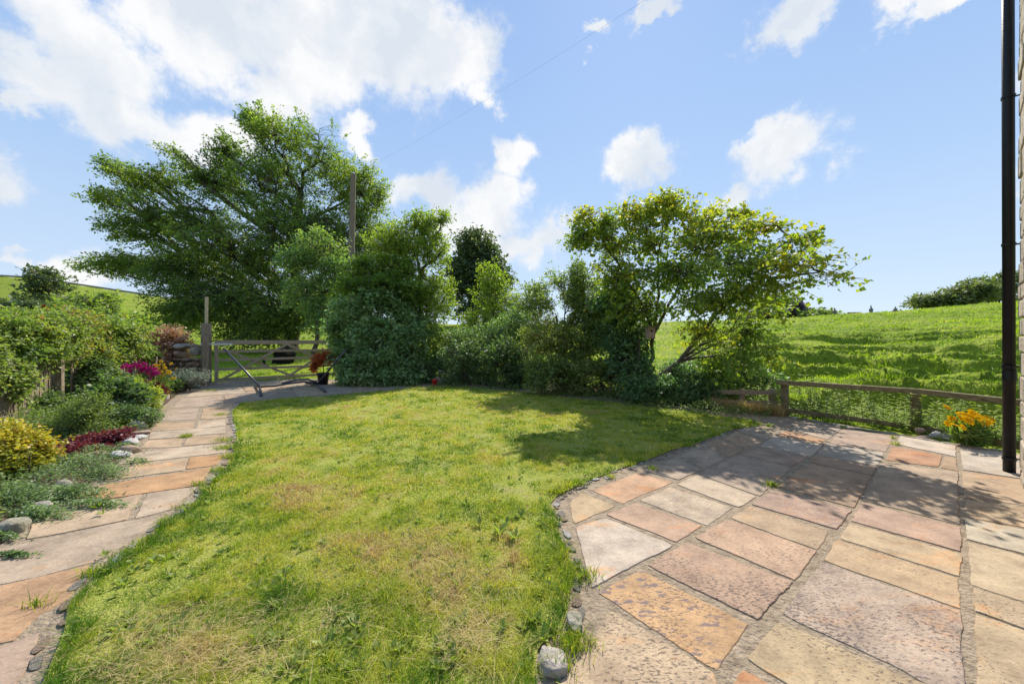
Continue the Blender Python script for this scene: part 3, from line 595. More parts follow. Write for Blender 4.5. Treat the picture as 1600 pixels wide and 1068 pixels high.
# ---------------------------------------------------------------- large trees
gz = ground_z
def base_at(px, Y): x = (px-CX)/F*Y; return (x, Y, gz(x, Y))
tree('beech_tree', 'huge wide spreading dark green tree behind the timber gate', 'tree', base_at(455,25), .42,
 [(430,230,45,50,0,2.4),(500,235,50,45,0,2.5),(560,300,60,45,0,2.5),(420,300,75,55,-1,3),(330,270,50,38,0,2.2),(235,275,55,28,0,1.8),(185,262,32,16,0,1.0),(290,330,75,40,-.5,2.6),
  (190,310,48,17,0,1.2),(230,355,65,26,-.5,1.8),(200,412,72,20,0,1.6),(285,420,60,38,-.5,2.2),(360,390,80,50,-1.5,3),(470,370,90,60,-1.5,3),(560,380,60,60,0,3),(330,470,80,42,-1,3),(440,470,95,55,-1,3.2),(290,490,42,28,0,1.6),(540,470,60,50,0,2.6),(395,195,18,30,0,1.0),(410,520,75,22,0,2),(345,232,28,28,0,1.2),(275,240,20,12,0,1)],
 25, 8800, 18, .16, 'beech', seed=3, gap=.18, twl=1.05, up=.16, bias=(-.42,0,.05), trunk_top=P(470,300,25), fork=.2, vmean=.36, shell=.45, nsub=6, flat=.9, tipv=.25)
tree('dark_conical_tree', 'tall dark tree standing alone in the field beyond the hedge', 'tree', base_at(738,46), .45,
 [(740,385,30,26,0,3),(752,420,42,35,0,3.5),(725,430,28,30,0,3),(745,465,50,32,0,4),(775,450,25,30,0,2.5)], 46, 1500, 14, .42, 'distdark', seed=5, twl=2.0, vmean=.35, nsub=5, tipv=.3)
tree('yellow_green_tree', 'narrow yellow green tree rising beside the dark shrub', 'tree', base_at(665,12.2), .10,
 [(640,370,34,30,0,.8),(675,395,30,40,0,.8),(660,345,25,16,0,.6),(690,340,14,8,0,.3),(610,385,34,28,0,.8),(655,440,42,36,0,.9),(682,470,28,40,0,.7),(672,520,36,34,0,.8),(655,560,32,22,.3,.6),(690,560,22,20,.2,.5),(600,430,34,26,-.3,.7),(640,480,30,24,-.4,.6)],
 12.2, 2300, 13, .085, 'yellow', seed=8, twl=.5, vmean=.42, nsub=6, tipv=.1)
tree('pale_green_tree', 'loose pale green tree in front of the telegraph pole', 'tree', base_at(490,14.2), .11,
 [(500,385,38,26,0,.9),(470,410,34,26,0,.8),(520,430,36,30,0,.9),(480,455,36,30,0,.9),(540,420,26,20,0,.7),(505,490,36,26,0,.8)], 14.2, 1200, 12, .10, 'pale', seed=9, twl=.6, vmean=.45, nsub=5)
tree('young_light_tree', 'small light green tree in front of the tall dark field tree', 'tree', base_at(775,15), .09,
 [(768,430,22,22,0,.6),(775,462,36,26,0,.9),(770,495,42,26,0,1),(800,505,30,22,0,.8),(740,510,26,20,0,.7)], 15, 900, 12, .10, 'yellow', seed=10, twl=.55, vmean=.32, nsub=5)
tree('broad_leaved_tree', 'multi stemmed tree with bright rounded leaves beside the hedge', 'tree', G(1014,598), .075,
 [(1040,320,26,26,0,.4),(1000,330,40,22,0,.5),(920,335,38,18,0,.5),(905,368,20,18,0,.35),(945,375,46,22,0,.6),(1010,375,56,32,0,.8),(1080,345,48,26,-.5,.8),(1120,370,60,32,-1.0,.9),
  (1060,425,70,36,-.3,1.1),(970,430,48,30,0,.7),(1150,410,60,26,-1.6,.9),(1195,350,34,12,-1.3,.4),(1245,372,36,16,-2,.5),(1235,410,52,18,-2.4,.6),(1285,430,34,10,-2.6,.4),(1180,450,60,20,-1.6,.8),(1110,470,60,24,-1,.8),(1000,480,50,24,0,.7),
  (1190,487,40,16,-.6,.5),(1170,520,40,26,-.6,.5),(1130,555,45,30,-.5,.6),(1100,520,40,26,-.6,.5),(1200,545,24,18,-.6,.4),(940,350,30,12,0,.4),(1160,330,16,8,0,.2),(1210,470,24,10,0,.3)],
 7.8, 2800, 9, .076, 'lime', gap=.22, bark='barklight', seed=12, twl=.36, up=.1, trunk_top=P(1022,520,7.8), wl=.85, vmean=.36, shell=.35, nsub=5, flat=.8, droop=.25, tipv=.35, limb=.6, fork=.85,
 extra_stems=[([P(1022,520,7.8),P(1000,470,7.8),P(965,410,7.8),P(930,360,7.8)],.035,.012),([P(1022,520,7.8),P(1030,460,7.8),P(1028,400,7.9),P(1038,330,8)],.035,.010),
  ([P(1022,520,7.8),P(1055,460,7.7),P(1090,400,7.6),P(1120,350,7.5)],.035,.010),([P(1018,597,7.8),P(1060,565,7.6),P(1120,490,7.0),P(1190,435,6.1),P(1285,425,5.3)],.05,.010),([P(1120,490,7.0),P(1160,430,6.6),P(1240,370,5.9)],.025,.008)])

# distant trees
tree('round_topped_tree', 'dark open crowned tree on the skyline left of the beech', 'tree', base_at(76,62), .35,
 [(62,428,18,10,0,2.4),(90,432,20,9,0,2.4),(76,448,26,13,0,3),(60,468,20,16,0,3),(95,470,28,16,0,3)], 62, 330, 10, .6, 'distdark', gap=.38, seed=21, twl=2.0, vmean=.5, nsub=4)
far_bushes = [('low dark hedgerow trees at the far left skyline edge',20,480,30,15,55,'distdark',22),('willowy grey green bush right of the skyline tree',140,478,34,22,52,'hedge',24),
 ('rounded bush below the far green pasture',105,492,30,16,48,'hedge',25),('small straw coloured bush near the beech tips',210,508,22,14,45,'rose',26)]
for (lab,px,py,rx,ry,Yd,mt,sdn) in far_bushes:
    b = base_at(px, Yd)
    tree('distant_bush', lab, 'bush', b, .15, [(px-rx*.4,py+3,rx*.6,ry*.8,0,2.5),(px+rx*.3,py,rx*.7,ry,0,2.5)], Yd, 420, 10, .55, mt, seed=sdn, twl=1.6, vmean=.4, nsub=4)
rt = [('low spreading tree at the left end of the hilltop trees',1450,468,24,9,62,31),('spreading hilltop tree with an arching left side',1520,448,30,18,60,32),('dense hilltop tree beside the black drainpipe',1562,446,34,22,62,33),('rounded hilltop bush between the two larger trees',1486,466,24,10,61,35)]
for (lab,px,py,rx,ry,Yd,sdn) in rt:
    tree('hilltop_tree', lab, 'tree', base_at(px, Yd), .3, [(px-rx*.45,py+2,rx*.6,ry*.75,0,2.5),(px+rx*.35,py-1,rx*.7,ry*.9,0,2.5),(px,py+ry*.6,rx*.9,ry*.7,0,2.5)], Yd, 330, 11, .5, 'hill', gap=.38, seed=sdn, twl=1.7, vmean=.3, nsub=4)
tree('copper_tree', 'dark purple tree beside the far stone roof', 'tree', base_at(1218,75), .4, [(1210,477,20,12,0,3),(1232,482,20,12,0,3),(1215,490,28,10,0,3)], 75, 500, 12, .8, 'purple', seed=34, twl=2, nsub=4)
tree('distant_bush', 'small green bush on the skyline right of the purple tree', 'bush', base_at(1280,70), .15, [(1272,492,16,6,0,2),(1290,490,14,6,0,2)], 70, 260, 10, .6, 'hedge', seed=36, twl=1.5, nsub=3)

# ---------------------------------------------------------------- hedge and shrubs at the end of the lawn
def shrub(name, label, px, py, Y, parts, n, lpt, leaf, mat, seed, cat='shrub', twl=.35, vm=.4, r=.03, nst=3, **kw):
    b = base_at(px, Y); b = (b[0], b[1], max(b[2], -.02))
    top = P(px, min(p[1] for p in parts)*.6+py*.4, Y)
    return tree(name, label, cat, b, r, parts, Y, n, lpt, leaf, mat, seed=seed, twl=twl, vmean=vm, nstem=nst, trunk_top=top, nsub=4, fork=.25, **kw)
shrub('evergreen_shrub','big dense blue green shrub right of the gate',580,600,11.4,[(548,485,30,20,-.2,.5),(585,470,28,20,-.2,.5),(622,475,28,22,0,.5),(650,505,18,22,0,.5),(538,518,24,22,0,.5),(570,515,30,22,-.4,.5),(612,515,32,24,-.4,.5),(590,550,34,22,-.6,.5),(552,558,28,22,-.4,.5),(635,550,28,22,-.3,.5),(565,582,34,18,-.6,.5),(615,582,36,16,-.6,.5),(668,575,14,16,-.2,.4),(592,452,20,12,0,.4),(648,580,20,16,-.2,.4)],2700,12,.115,'dark',41,twl=.52,wl=.55,vm=.55,shell=.6,up=.1)
shrub('olive_shrub','olive green shrub crown above the dense blue green one',600,590,11.5,[(575,420,30,18,0,.5),(622,418,30,18,0,.5),(552,448,24,16,-.2,.5),(600,445,36,16,-.3,.5),(640,450,22,16,-.2,.4)],1300,12,.08,'yellow',42,vm=.05)
shrub('pale_flowering_shrub','low shrub with small pale leaves left of the stone planter',655,592,11.3,[(655,585,20,16,0,.35),(640,575,16,14,0,.3)],320,10,.06,'silver',43,vm=.4)
shrub('silvery_shrub','silvery leaved shrub behind the stone planter',730,600,10.9,[(715,555,28,28,0,.6),(745,560,32,32,0,.6),(735,590,40,18,-.2,.5),(705,530,20,16,.2,.5)],1100,11,.062,'silver',44,vm=.32,twl=.3)
shrub('reddish_rose_bush','rose bush with reddish tips over the silvery shrub',725,600,11.9,[(705,535,30,18,0,.6),(745,545,30,18,0,.6),(780,550,24,18,0,.5)],700,10,.065,'rose',45,vm=.5)
shrub('tall_rose_bush','pale green loose bush filling the hedge below the young light tree',770,600,11.6,[(745,530,30,20,0,.6),(785,520,36,24,0,.7),(815,500,30,26,0,.7),(825,545,34,26,-.2,.6),(700,560,22,24,0,.5)],1100,11,.065,'pale',56,vm=.35,up=.5)
shrub('dark_rose_bush','dark leaved rose bush in the middle of the hedge',795,605,10.3,[(785,560,32,30,0,.6),(815,575,36,30,0,.6),(790,595,36,16,-.2,.5)],1000,11,.065,'silver',46,vm=.10,twl=.3)
shrub('hawthorn_hedge','tall ragged hawthorn with upright shoots in the hedge',880,615,9.6,[(840,470,36,30,0,.8),(880,450,40,30,0,.8),(920,470,40,36,0,.8),(905,425,16,22,0,.4),(940,410,14,24,0,.35),(850,520,45,36,0,.9),(905,530,50,40,0,.9),(950,500,34,40,0,.7)],2600,12,.068,'hedge',47,twl=.36,vm=.5,up=.55)
shrub('lower_hedge_bush','rounded bush at the foot of the hawthorn beside the lawn',890,622,8.9,[(860,580,42,30,0,.6),(910,585,46,32,0,.6),(950,590,34,30,0,.5)],1300,12,.062,'hedge',48,vm=.42)
shrub('laurel_bush','glossy bush with large light leaves in front of the tree trunk',1000,625,8.3,[(960,470,30,24,.2,.5),(975,520,34,36,.2,.6),(985,560,30,34,0,.5)],900,10,.085,'pale',49,vm=.18,wl=.7)
shrub('dark_viburnum','very dark shrub around the base of the bright leaved tree',1030,632,7.7,[(1000,605,36,20,0,.5),(1050,604,42,20,0,.55),(1088,606,34,20,0,.5),(1065,580,30,16,.2,.5)],1700,12,.06,'dark',50,vm=.15,twl=.26)
shrub('weeping_shrub','pale green drooping shrub behind the pallet fence',1130,625,8.1,[(1110,570,36,28,0,.5),(1155,570,36,28,.2,.5),(1145,598,40,18,0,.4),(1190,590,26,18,.1,.4)],1100,10,.06,'pale',51,vm=.45,droop=.5)

# ---------------------------------------------------------------- left side: fence, hedge, border plants
def picket_fence():
    a = Vector((-7.45,5.1,0)); b = Vector((-10.25,9.75,0)); d = (b-a); L = d.length; d.normalize(); up = Vector((0,0,1)); nr = Vector((d.y,-d.x,0))
    T = thing('picket_fence','grey weathered board fence behind the flower bed','fence',a)
    mb = MB(); rnd = random.Random(2); x = 0
    while x < L:
        w = rnd.uniform(.07,.10); h = 1.12+rnd.uniform(-.03,.03); p = a+d*x
        if not (.8 < x-1.3 < 1.15): mb.beam(p+up*.10, p+up*h, w, .02, up=nr)
        x += w+rnd.uniform(.02,.05)
    mb.build('board_panel', M['wood'], T, bevel=.003)
    for z in (.12,.95):
        MB().beam(a+up*z-nr*-.035, b+up*z-nr*-.035, .05, .10).build('rail', M['wood'], T, bevel=.004)
    n = 4
    for i in range(n):
        p = a+d*(L*i/(n-1))+nr*.06; MB().beam(p-up*.2, p+up*1.2, .11, .11, up=nr).build('post', M['wood'], T, bevel=.006)
picket_fence()
def hline(px, py, rx, ry, Y, dr): return (px, py, rx, ry, Y, dr)
def lshrub(name,label,px,Y,parts,n,lpt,leaf,mat,seed,cat='shrub',**kw):
    b = base_at(px,Y); kw.setdefault('r', .009 if Y < 6.8 else .02); return shrub(name,label,px,HY+CH*F/Y,Y,parts,n,lpt,leaf,mat,seed,cat,**kw)
lshrub('climbing_rose','rambling rose hedge smothering the near half of the board fence',40,7.0,[(-10,515,40,26,-1.4,.35),(35,512,40,26,-.9,.4),(80,520,36,28,-.2,.45),(20,548,40,24,-1.1,.3),(-40,560,40,40,-1.8,.3),(10,590,34,30,-1.35,.2),(62,545,34,20,-.6,.3),(98,540,26,24,.1,.3),(45,500,50,14,-.4,.6)],2900,11,.058,'rose',61,twl=.34,vm=.42)
lshrub('climbing_rose','rambling rose hedge with yellow green tips over the far half of the board fence',160,8.8,[(115,512,36,26,-1.2,.4),(150,518,36,28,-.7,.45),(190,532,30,26,-.1,.5),(135,548,36,22,-1.0,.3),(215,548,16,16,.4,.4),(170,552,30,16,-.4,.3),(200,515,26,12,.3,.5)],2300,11,.066,'rose',62,twl=.38,vm=.5)
lshrub('wall_shrub','silvery climbing shrub hanging down the middle of the board fence',150,8.3,[(140,580,26,26,-.75,.25),(160,592,24,24,-.4,.25),(132,600,24,18,-.9,.25)],900,10,.058,'silver',63,twl=.25,vm=.25)
lshrub('low_rose_bush','leafy rose bush at the foot of the fence gap',50,6.3,[(30,620,34,24,0,.3),(65,632,36,18,0,.3),(10,645,26,18,-.1,.3)],700,10,.052,'silver',64,twl=.22,vm=.2)
lshrub('acer','coppery red maple at the end of the drystone wall',240,10.9,[(225,525,24,14,0,.5),(262,522,20,12,0,.4),(245,545,36,18,0,.6),(280,535,14,14,0,.3),(235,565,30,16,0,.5),(270,560,22,14,-.1,.4)],1000,12,.075,'copper',65,twl=.35,vm=.5,tipv=.45,flat=1.2)
lshrub('golden_shrub','bright golden yellow bush at the left edge of the bed',40,3.45,[(8,695,24,22,0,.2),(42,698,22,18,.1,.16),(32,715,28,18,0,.2),(-5,676,18,14,.1,.16)],800,11,.038,'golden',66,twl=.18,vm=.45)
lshrub('feathery_plant','upright feathery green plant with an orange flower',120,4.95,[(118,650,24,30,0,.2),(140,640,20,28,0,.2),(100,668,22,18,0,.2),(138,670,20,18,0,.2)],700,12,.036,'fern',67,cat='plant',twl=.2,vm=.45,up=.7,wl=.3)
lshrub('dahlia_plant','dark glossy leaved clump in the middle of the bed',178,6.05,[(165,612,26,24,0,.3),(190,622,24,24,0,.3),(175,640,28,16,0,.3)],520,10,.075,'silver',68,cat='plant',twl=.22,vm=.12,wl=.7)
lshrub('lime_green_plant','fresh lime green clump under the pink phlox',212,6.7,[(200,606,20,16,0,.3),(222,618,18,16,0,.25),(225,635,14,12,0,.2)],620,11,.05,'yellow',69,cat='plant',twl=.22,vm=.6,up=.6,wl=.4)
lshrub('hebe_mound','low grey green mound covering the bed edge by the path corner',215,5.6,[(200,645,26,12,0,.2),(228,650,22,10,0,.2),(180,655,20,10,0,.2)],420,10,.034,'silver',70,cat='plant',twl=.14,vm=.2)
lshrub('lavender_clump','silvery lavender mound against the foot of the drystone wall',295,9.4,[(285,592,20,10,0,.3),(308,590,18,10,0,.3)],380,12,.05,'lav',71,cat='plant',twl=.3,vm=.5,up=1.4,wl=.2,droop=0)
lshrub('grey_leaved_clump','grey leaved clump left of the lavender',262,9.0,[(255,604,16,6,0,.25),(268,600,12,7,0,.2)],220,12,.06,'silver',72,cat='plant',twl=.2,vm=.3,up=1)
lshrub('wine_red_plant','wine red leaved patch behind the white stones',175,4.62,[(158,684,30,8,0,.2),(188,678,20,7,0,.15),(130,688,24,7,0,.15)],600,12,.034,'wine',73,cat='plant',twl=.12,droop=.3)
lshrub('wine_red_plant','wine red leaved patch beside the golden bush',110,4.15,[(105,703,32,9,0,.2),(135,702,24,8,0,.16)],600,12,.034,'wine',74,cat='plant',twl=.12,droop=.3)
lshrub('dark_red_plant','small dark red plant below the yellow daisies',247,8.0,[(245,612,10,10,0,.15)],120,10,.05,'wine',75,cat='plant',twl=.18,up=.8)
# low ground cover creeping on to the path
def ground_cover(name, label, patches, n, leaf, mat, seed, hmax=.12):
    r = np.random.default_rng(seed); X = []; Z = []
    w = np.array([p[2]*p[3] for p in patches], float); w /= w.sum()
    bi = r.choice(len(patches), n, p=w); q = r.normal(size=(n,2))*.5
    pos = np.zeros((n,3))
    for i, b in enumerate(patches):
        m = bi == i; px = b[0]+q[m,0]*b[2]; py = np.maximum(b[1]+q[m,1]*b[3], HY+20); y = CH*F/(py-HY); pos[m,0] = (px-CX)/F*y; pos[m,1] = y
        e = np.exp(-(q[m]**2).sum(1)*.8); pos[m,2] = r.random(m.sum())*hmax*e*b[4]+.006
    d = unit(np.concatenate([r.normal(size=(n,2)), r.normal(size=(n,1))*.3+.25], 1)); nn = unit(np.concatenate([r.normal(size=(n,2))*.5, np.ones((n,1))], 1))
    L = leaf*(.6+.7*r.random(n)); V, Fq = leaf_arrays(pos, d, nn, L, L*.6)
    o = mesh_np(name, V, Fq, M[mat], v=np.clip(r.random(n)*.9+(fbm(pos[:,0]*9,pos[:,1]*9,4)-.5), 0, 1)); props(o, label, None, None, 'stuff')
ground_cover('ground_cover','small leaved creeping ground cover spilling on to the path',[(60,745,80,24,1),(120,730,60,16,1),(150,712,50,10,1),(30,780,60,22,1),(110,775,60,12,.7),(170,742,30,10,.8),(150,790,50,5,.4),(60,806,50,8,.6),(0,840,30,5,.3),(20,868,30,3,.15),(195,700,24,6,.5),(215,722,20,5,.3)],19000,.022,'silver',81)
ground_cover('ground_cover','mixed low green plants covering the soil of the flower bed',[(60,670,90,22,1.5),(150,660,60,14,1.2),(110,640,60,16,1.5),(190,668,40,8,.8),(10,720,40,40,1.6),(80,620,50,10,1.5),(230,612,20,10,1),(-40,760,40,60,1.5)],15000,.036,'fern',82,.2)
def flower_heads(T, pts, size, mat, name='bloom', petals=8, seed=0, centre=None):
    rnd = random.Random(seed)
    for k, p in enumerate(pts):
        p = Vector(p); n = Vector((rnd.gauss(0,.4), -.9+rnd.gauss(0,.3), .55)).normalized(); a = n.orthogonal().normalized(); b = n.cross(a); mb = MB(); s = size*rnd.uniform(.75,1.15)
        for ring, (rr, zz, off) in enumerate(((1,0,0),(.72,.12,.4),(.45,.2,.2))):
            for i in range(petals):
                t = 2*math.pi*(i+off)/petals; d = a*math.cos(t)+b*math.sin(t); e = a*-math.sin(t)+b*math.cos(t); q = p+n*(zz*s*.5)
                mb.add([q+d*s*.06, q+d*s*.32*rr+e*s*.15*rr+n*s*.05, q+d*s*.5*rr-n*s*.03, q+d*s*.32*rr-e*s*.15*rr+n*s*.05], [(0,1,2,3)])
        o = mb.build(name, M[mat], T)
def flower_plant(name, label, cat, px, Y, pts, size, mat, stem_to_z=0, seed=0, leafmatn='fern', nleaf=200, spread=.12, lsz=.05):
    b = base_at(px, Y); b = (b[0], b[1], 0); T = thing(name, label, cat, b); rnd = random.Random(seed); W = [P(*q) for q in pts]
    mb = MB()
    for w in W:
        s = Vector((b[0]+rnd.uniform(-spread,spread), b[1]+rnd.uniform(-spread,spread), 0)); m = s.lerp(Vector(w), .55)+Vector((rnd.gauss(0,.015), rnd.gauss(0,.015), 0)); mb.tube([s, m, w], .003, 4)
    mb.build('stems', M[leafmatn], T)
    flower_heads(T, W, size, mat, seed=seed)
    r = np.random.default_rng(seed+5); W = np.array(W); i = r.integers(0, len(W), nleaf); t = r.random(nleaf)*.66
    pos = np.array(b)+(W[i]-np.array(b))*t[:, None]+r.normal(size=(nleaf,3))*.03; pos[:,2] = np.abs(pos[:,2])
    d = unit(r.normal(size=(nleaf,3))*.6+np.array([0,0,.7])); V, Fq = leaf_arrays(pos, d, unit(r.normal(size=(nleaf,3))), np.full(nleaf, lsz), np.full(nleaf, lsz*.22))
    mesh_np('leaves', V, Fq, M[leafmatn], T, v=r.random(nleaf)); return T
rnd = random.Random(5)
flower_plant('marigold_clump','clump of bright orange marigolds by the rail fence','flowers',1515,4.55,
 [(1480,636,4.7),(1481,661,4.55),(1493,655,4.5),(1502,645,4.6),(1507,648,4.5),(1515,650,4.5),(1523,648,4.6),(1530,650,4.55),(1537,655,4.5),(1541,659,4.45),(1549,656,4.6),(1516,657,4.4),(1505,667,4.35),(1492,664,4.4),(1487,654,4.6),(1525,652,4.5),(1540,654,4.6),(1498,650,4.45),(1510,655,4.4),(1532,660,4.4),(1519,645,4.5)],.115,'orange_f',seed=3,leafmatn='fern',nleaf=1300,spread=.16,lsz=.12)
flower_plant('phlox','bright pink phlox in front of the coppery maple','flowers',222,7.9,[(201+rnd.gauss(0,4),572+rnd.gauss(0,3),7.9+rnd.gauss(0,.1)) for _ in range(18)]+[(225+rnd.gauss(0,6),575+rnd.gauss(0,3.5),7.9) for _ in range(34)]+[(242+rnd.gauss(0,3),582+rnd.gauss(0,3),7.9) for _ in range(12)]+[(234+rnd.gauss(0,2),594,7.8) for _ in range(5)],.10,'pink',seed=4,nleaf=500,spread=.3,lsz=.1)
flower_plant('yellow_daisies','yellow daisy flowers left of the drystone wall','flowers',255,8.2,[(254+rnd.gauss(0,9),582+rnd.gauss(0,8),8.2+rnd.gauss(0,.1)) for _ in range(34)],.085,'yellow_f',seed=6,nleaf=500,spread=.25,lsz=.09)
flower_plant('poppy','single orange red flower above the feathery plant','flowers',148,5.25,[(148,634,5.25),(147.5,633.5,5.24)],.055,'red_f',seed=7,nleaf=20,spread=.03)
flower_plant('pink_dianthus','small pink flowers between the low ground cover and the dark red leaves','flowers',105,4.15,[(96,717,4.15),(101,714,4.2),(115,718,4.15),(119,715,4.2),(110,716,4.2)],.045,'palepink',seed=8,nleaf=60,spread=.1,lsz=.04)
flower_plant('pink_campion','small bright pink flowers next to the white stones','flowers',194,4.9,[(192,673,4.9),(197,674,4.9),(188,675,4.9)],.05,'pink',seed=9,nleaf=40,spread=.06,lsz=.04)
flower_plant('honeysuckle','orange tinted honeysuckle shoots arching over the slate coping','flowers',15,7.4,[(4,508,7.4),(10,512,7.4),(24,487,7.4),(30,494,7.4),(68,478,7.6),(74,482,7.6),(0,515,7.3)],.10,'rust',seed=10,nleaf=260,spread=.5,lsz=.07)
# cane in the border
MB().tube([P(241,600,8.5),P(245,557,8.5)],.012,6); c_ = MB().tube([P(241,606,8.5),P(245,557,8.5)],.013,6).build('garden_cane', M['palewood']); props(c_,'thin pale cane standing among the yellow daisies','cane')

# drystone wall, slate-coped wall
def stone_wall(name, label, a, b, h, th, seed, mat='rock', ch=.11, top=None, holes=None):
    rnd = random.Random(seed); a = Vector(a); b = Vector(b); d = (b-a); L = d.length; d.normalize(); rz = math.atan2(d.y, d.x); T = thing(name, label, 'wall', a)
    mb = MB(); z = -.05
    while z < h:
        c = ch*rnd.uniform(.7,1.25); x = rnd.uniform(-.1,0)
        while x < L:
            w = rnd.uniform(.18,.42); p = a+d*(x+w/2)
            V, Fc = rockgeo((p.x+rnd.gauss(0,.012), p.y+rnd.gauss(0,.015), z+c/2), (w*1.15, th, c*1.3), rnd.randint(1,9999), 2, rz+rnd.gauss(0,.03), .8); mb.add(V, Fc); x += w
        z += c
    mb.build('stonework', M[mat], T, smooth=False)
    MB().beam(a+Vector((0,0,h*.46)), b+Vector((0,0,h*.46)), th*.62, h*.95).build('core', M['soil'], T); return T
W1 = stone_wall('drystone_wall','short drystone wall between the coppery maple and the gate post',(-10.9,10.95,0),(-9.12,10.55,0),.74,.5,3,'brownrock',.13)
for k,(px,py,w,h,lab) in enumerate([(292,541,.62,.20,'long flat coping stone lying on top of the drystone wall'),(303,541,.24,.20,'small upright coping stone at the right end of the wall top'),(308,549,.26,.30,'rounded coping stone touching the gate post'),(283,553,.3,.24,'brown coping stone under the long flat one')]):
    x,y,z = P(px if k else 286,py,10.6); V,Fc = rockgeo((x,y,z),(w,.36,h),200+k,3,-.15,.6); mb = MB(); mb.add(V,Fc); props(mb.build('coping_stone',M['brownrock' if k%2 else 'rock'],smooth=True),lab,'stone')
W2 = stone_wall('slate_coped_wall','old stone wall with slate coping half hidden behind the rose hedge',(-13.5,8.3,0),(-10.55,8.3,0),1.62,.3,7,'rock',.13)
mb = MB(); rnd = random.Random(3); x = -13.5
while x < -10.6:
    w = rnd.uniform(.4,.6); mb.beam((x,8.28,1.72+rnd.uniform(-.02,.03)),(x+w,8.28,1.73+rnd.uniform(-.02,.02)),.5,.05); x += w-.03
mb.build('slate_coping', M['slate'], W2, bevel=.01)

# ---------------------------------------------------------------- gate
def gate():
    a = Vector((-8.72,10.66,0)); b = Vector((-6.12,12.62,0)); d = (b-a); L = d.length; d.normalize(); up = Vector((0,0,1)); nr = Vector((d.y,-d.x,0))
    T = thing('field_gate','wide five barred timber field gate with crossed braces','gate',a)
    at = lambda x, z, o=0: a+d*x+up*z+nr*o
    MB().beam(at(0,1.25),at(L,1.25),.075,.125).build('top_rail', M['gatewood'], T, bevel=.006)
    for z in (.98,.73,.45,.15): MB().beam(at(0,z),at(L,z),.03,.075).build('rail', M['gatewood'], T, bevel=.003)
    for x, w in ((.04,.09),(L-.04,.075)): MB().beam(at(x,.08),at(x,1.19),w,.07,up=nr).build('stile', M['gatewood'], T, bevel=.004)
    m = .57*L
    for (x0,z0,x1,z1,o) in ((.12,.12,m-.05,1.19,.033),(.30,1.0,m+.08,.16,-.033),(m-.04,1.19,L-.12,.45,.033),(m+.02,.16,L-.1,1.05,-.033)):
        MB().beam(at(x0,z0,o),at(x1,z1,o),.03,.07,up=nr.cross(at(x1,z1)-at(x0,z0))).build('brace', M['gatewood'], T, bevel=.003)
    MB().beam(at(-.32,1.2,.066),at(.42,1.2,.066),.008,.055).build('hinge_strap', M['galv'], T, bevel=.001)
    P1 = thing('gate_post','tall pair of bolted timber gate posts at the hinge end','post',(-8.98,10.5,0))
    MB().beam((-8.93,10.62,-.2),(-8.93,10.62,1.80),.24,.22,up=nr).build('post', M['wood'], P1, bevel=.012)
    MB().beam((-8.80,10.44,-.2),(-8.80,10.44,1.45),.15,.16,up=nr).build('post', M['wood'], P1, bevel=.012)
    o = MB().beam((-8.93,10.62,1.79),(-8.94,10.64,2.58),.075,.045,up=nr).build('timber_batten', M['palewood'], bevel=.003); props(o,'pale slim batten standing on top of the tall gate post','batten')
    o = MB().beam((-6.0,12.72,-.2),(-6.0,12.72,1.38),.19,.19,up=nr).build('gate_post', M['wood'], bevel=.012); props(o,'square gate post half hidden by the big dark shrub','post')
gate()
def hammock_stand():
    T = thing('hammock_stand','dark tubular steel hammock stand without its hammock','hammock stand',(-5.6,9.2,0))
    A = Vector(G(406,610)); B = Vector(G(496,605)); A.z = .10; B.z = .10
    lt = Vector(P(350,544,10.2)); rt_ = Vector(P(539,548,9.75)); m = (A+B)/2
    MB().tube([A, A.lerp(m,.5)+Vector((0,0,.0)), m+Vector((0,0,.05)), B.lerp(m,.5)+Vector((0,0,.08)), B],.026,10).build('base_tube', M['metal'], T, smooth=True)
    MB().tube([A.lerp(B,.35)+Vector((0,.04,.06)), A.lerp(B,.6)+Vector((0,.02,.13)), A.lerp(B,.82)+Vector((0,0,.14)), B+Vector((0,0,.03))],.024,10).build('support_tube', M['metal'], T, smooth=True)
    MB().tube([A+(A-lt).normalized()*.05, A.lerp(lt,.5), lt],.028,10).build('arm', M['metal'], T, smooth=True)
    MB().tube([B+(B-rt_).normalized()*.05, B.lerp(rt_,.5), rt_],.026,10).build('arm', M['metal'], T, smooth=True)
    f0 = Vector(G(408,620)); f0.z = .03; f1 = Vector(G(399,604)); f1.z = .03
    MB().tube([f0, Vector((A.x,A.y,.075)), f1],.028,10).build('foot', M['metal'], T, smooth=True)
    f0 = Vector(G(508,613)); f0.z = .03; f1 = Vector(G(478,600)); f1.z = .03
    MB().tube([f0, Vector((B.x,B.y,.075)), f1],.028,10).build('foot', M['metal'], T, smooth=True)
    for p, q in ((lt,A),(rt_,B)):
        u = (p-q).normalized(); s = [p+u*.02+Vector((.03*math.cos(t), 0, .03*math.sin(t)-.03)) for t in np.linspace(0, 5.2, 9)]
        MB().tube(s,.004,5).build('hook', M['metal'], T, smooth=True)
hammock_stand()
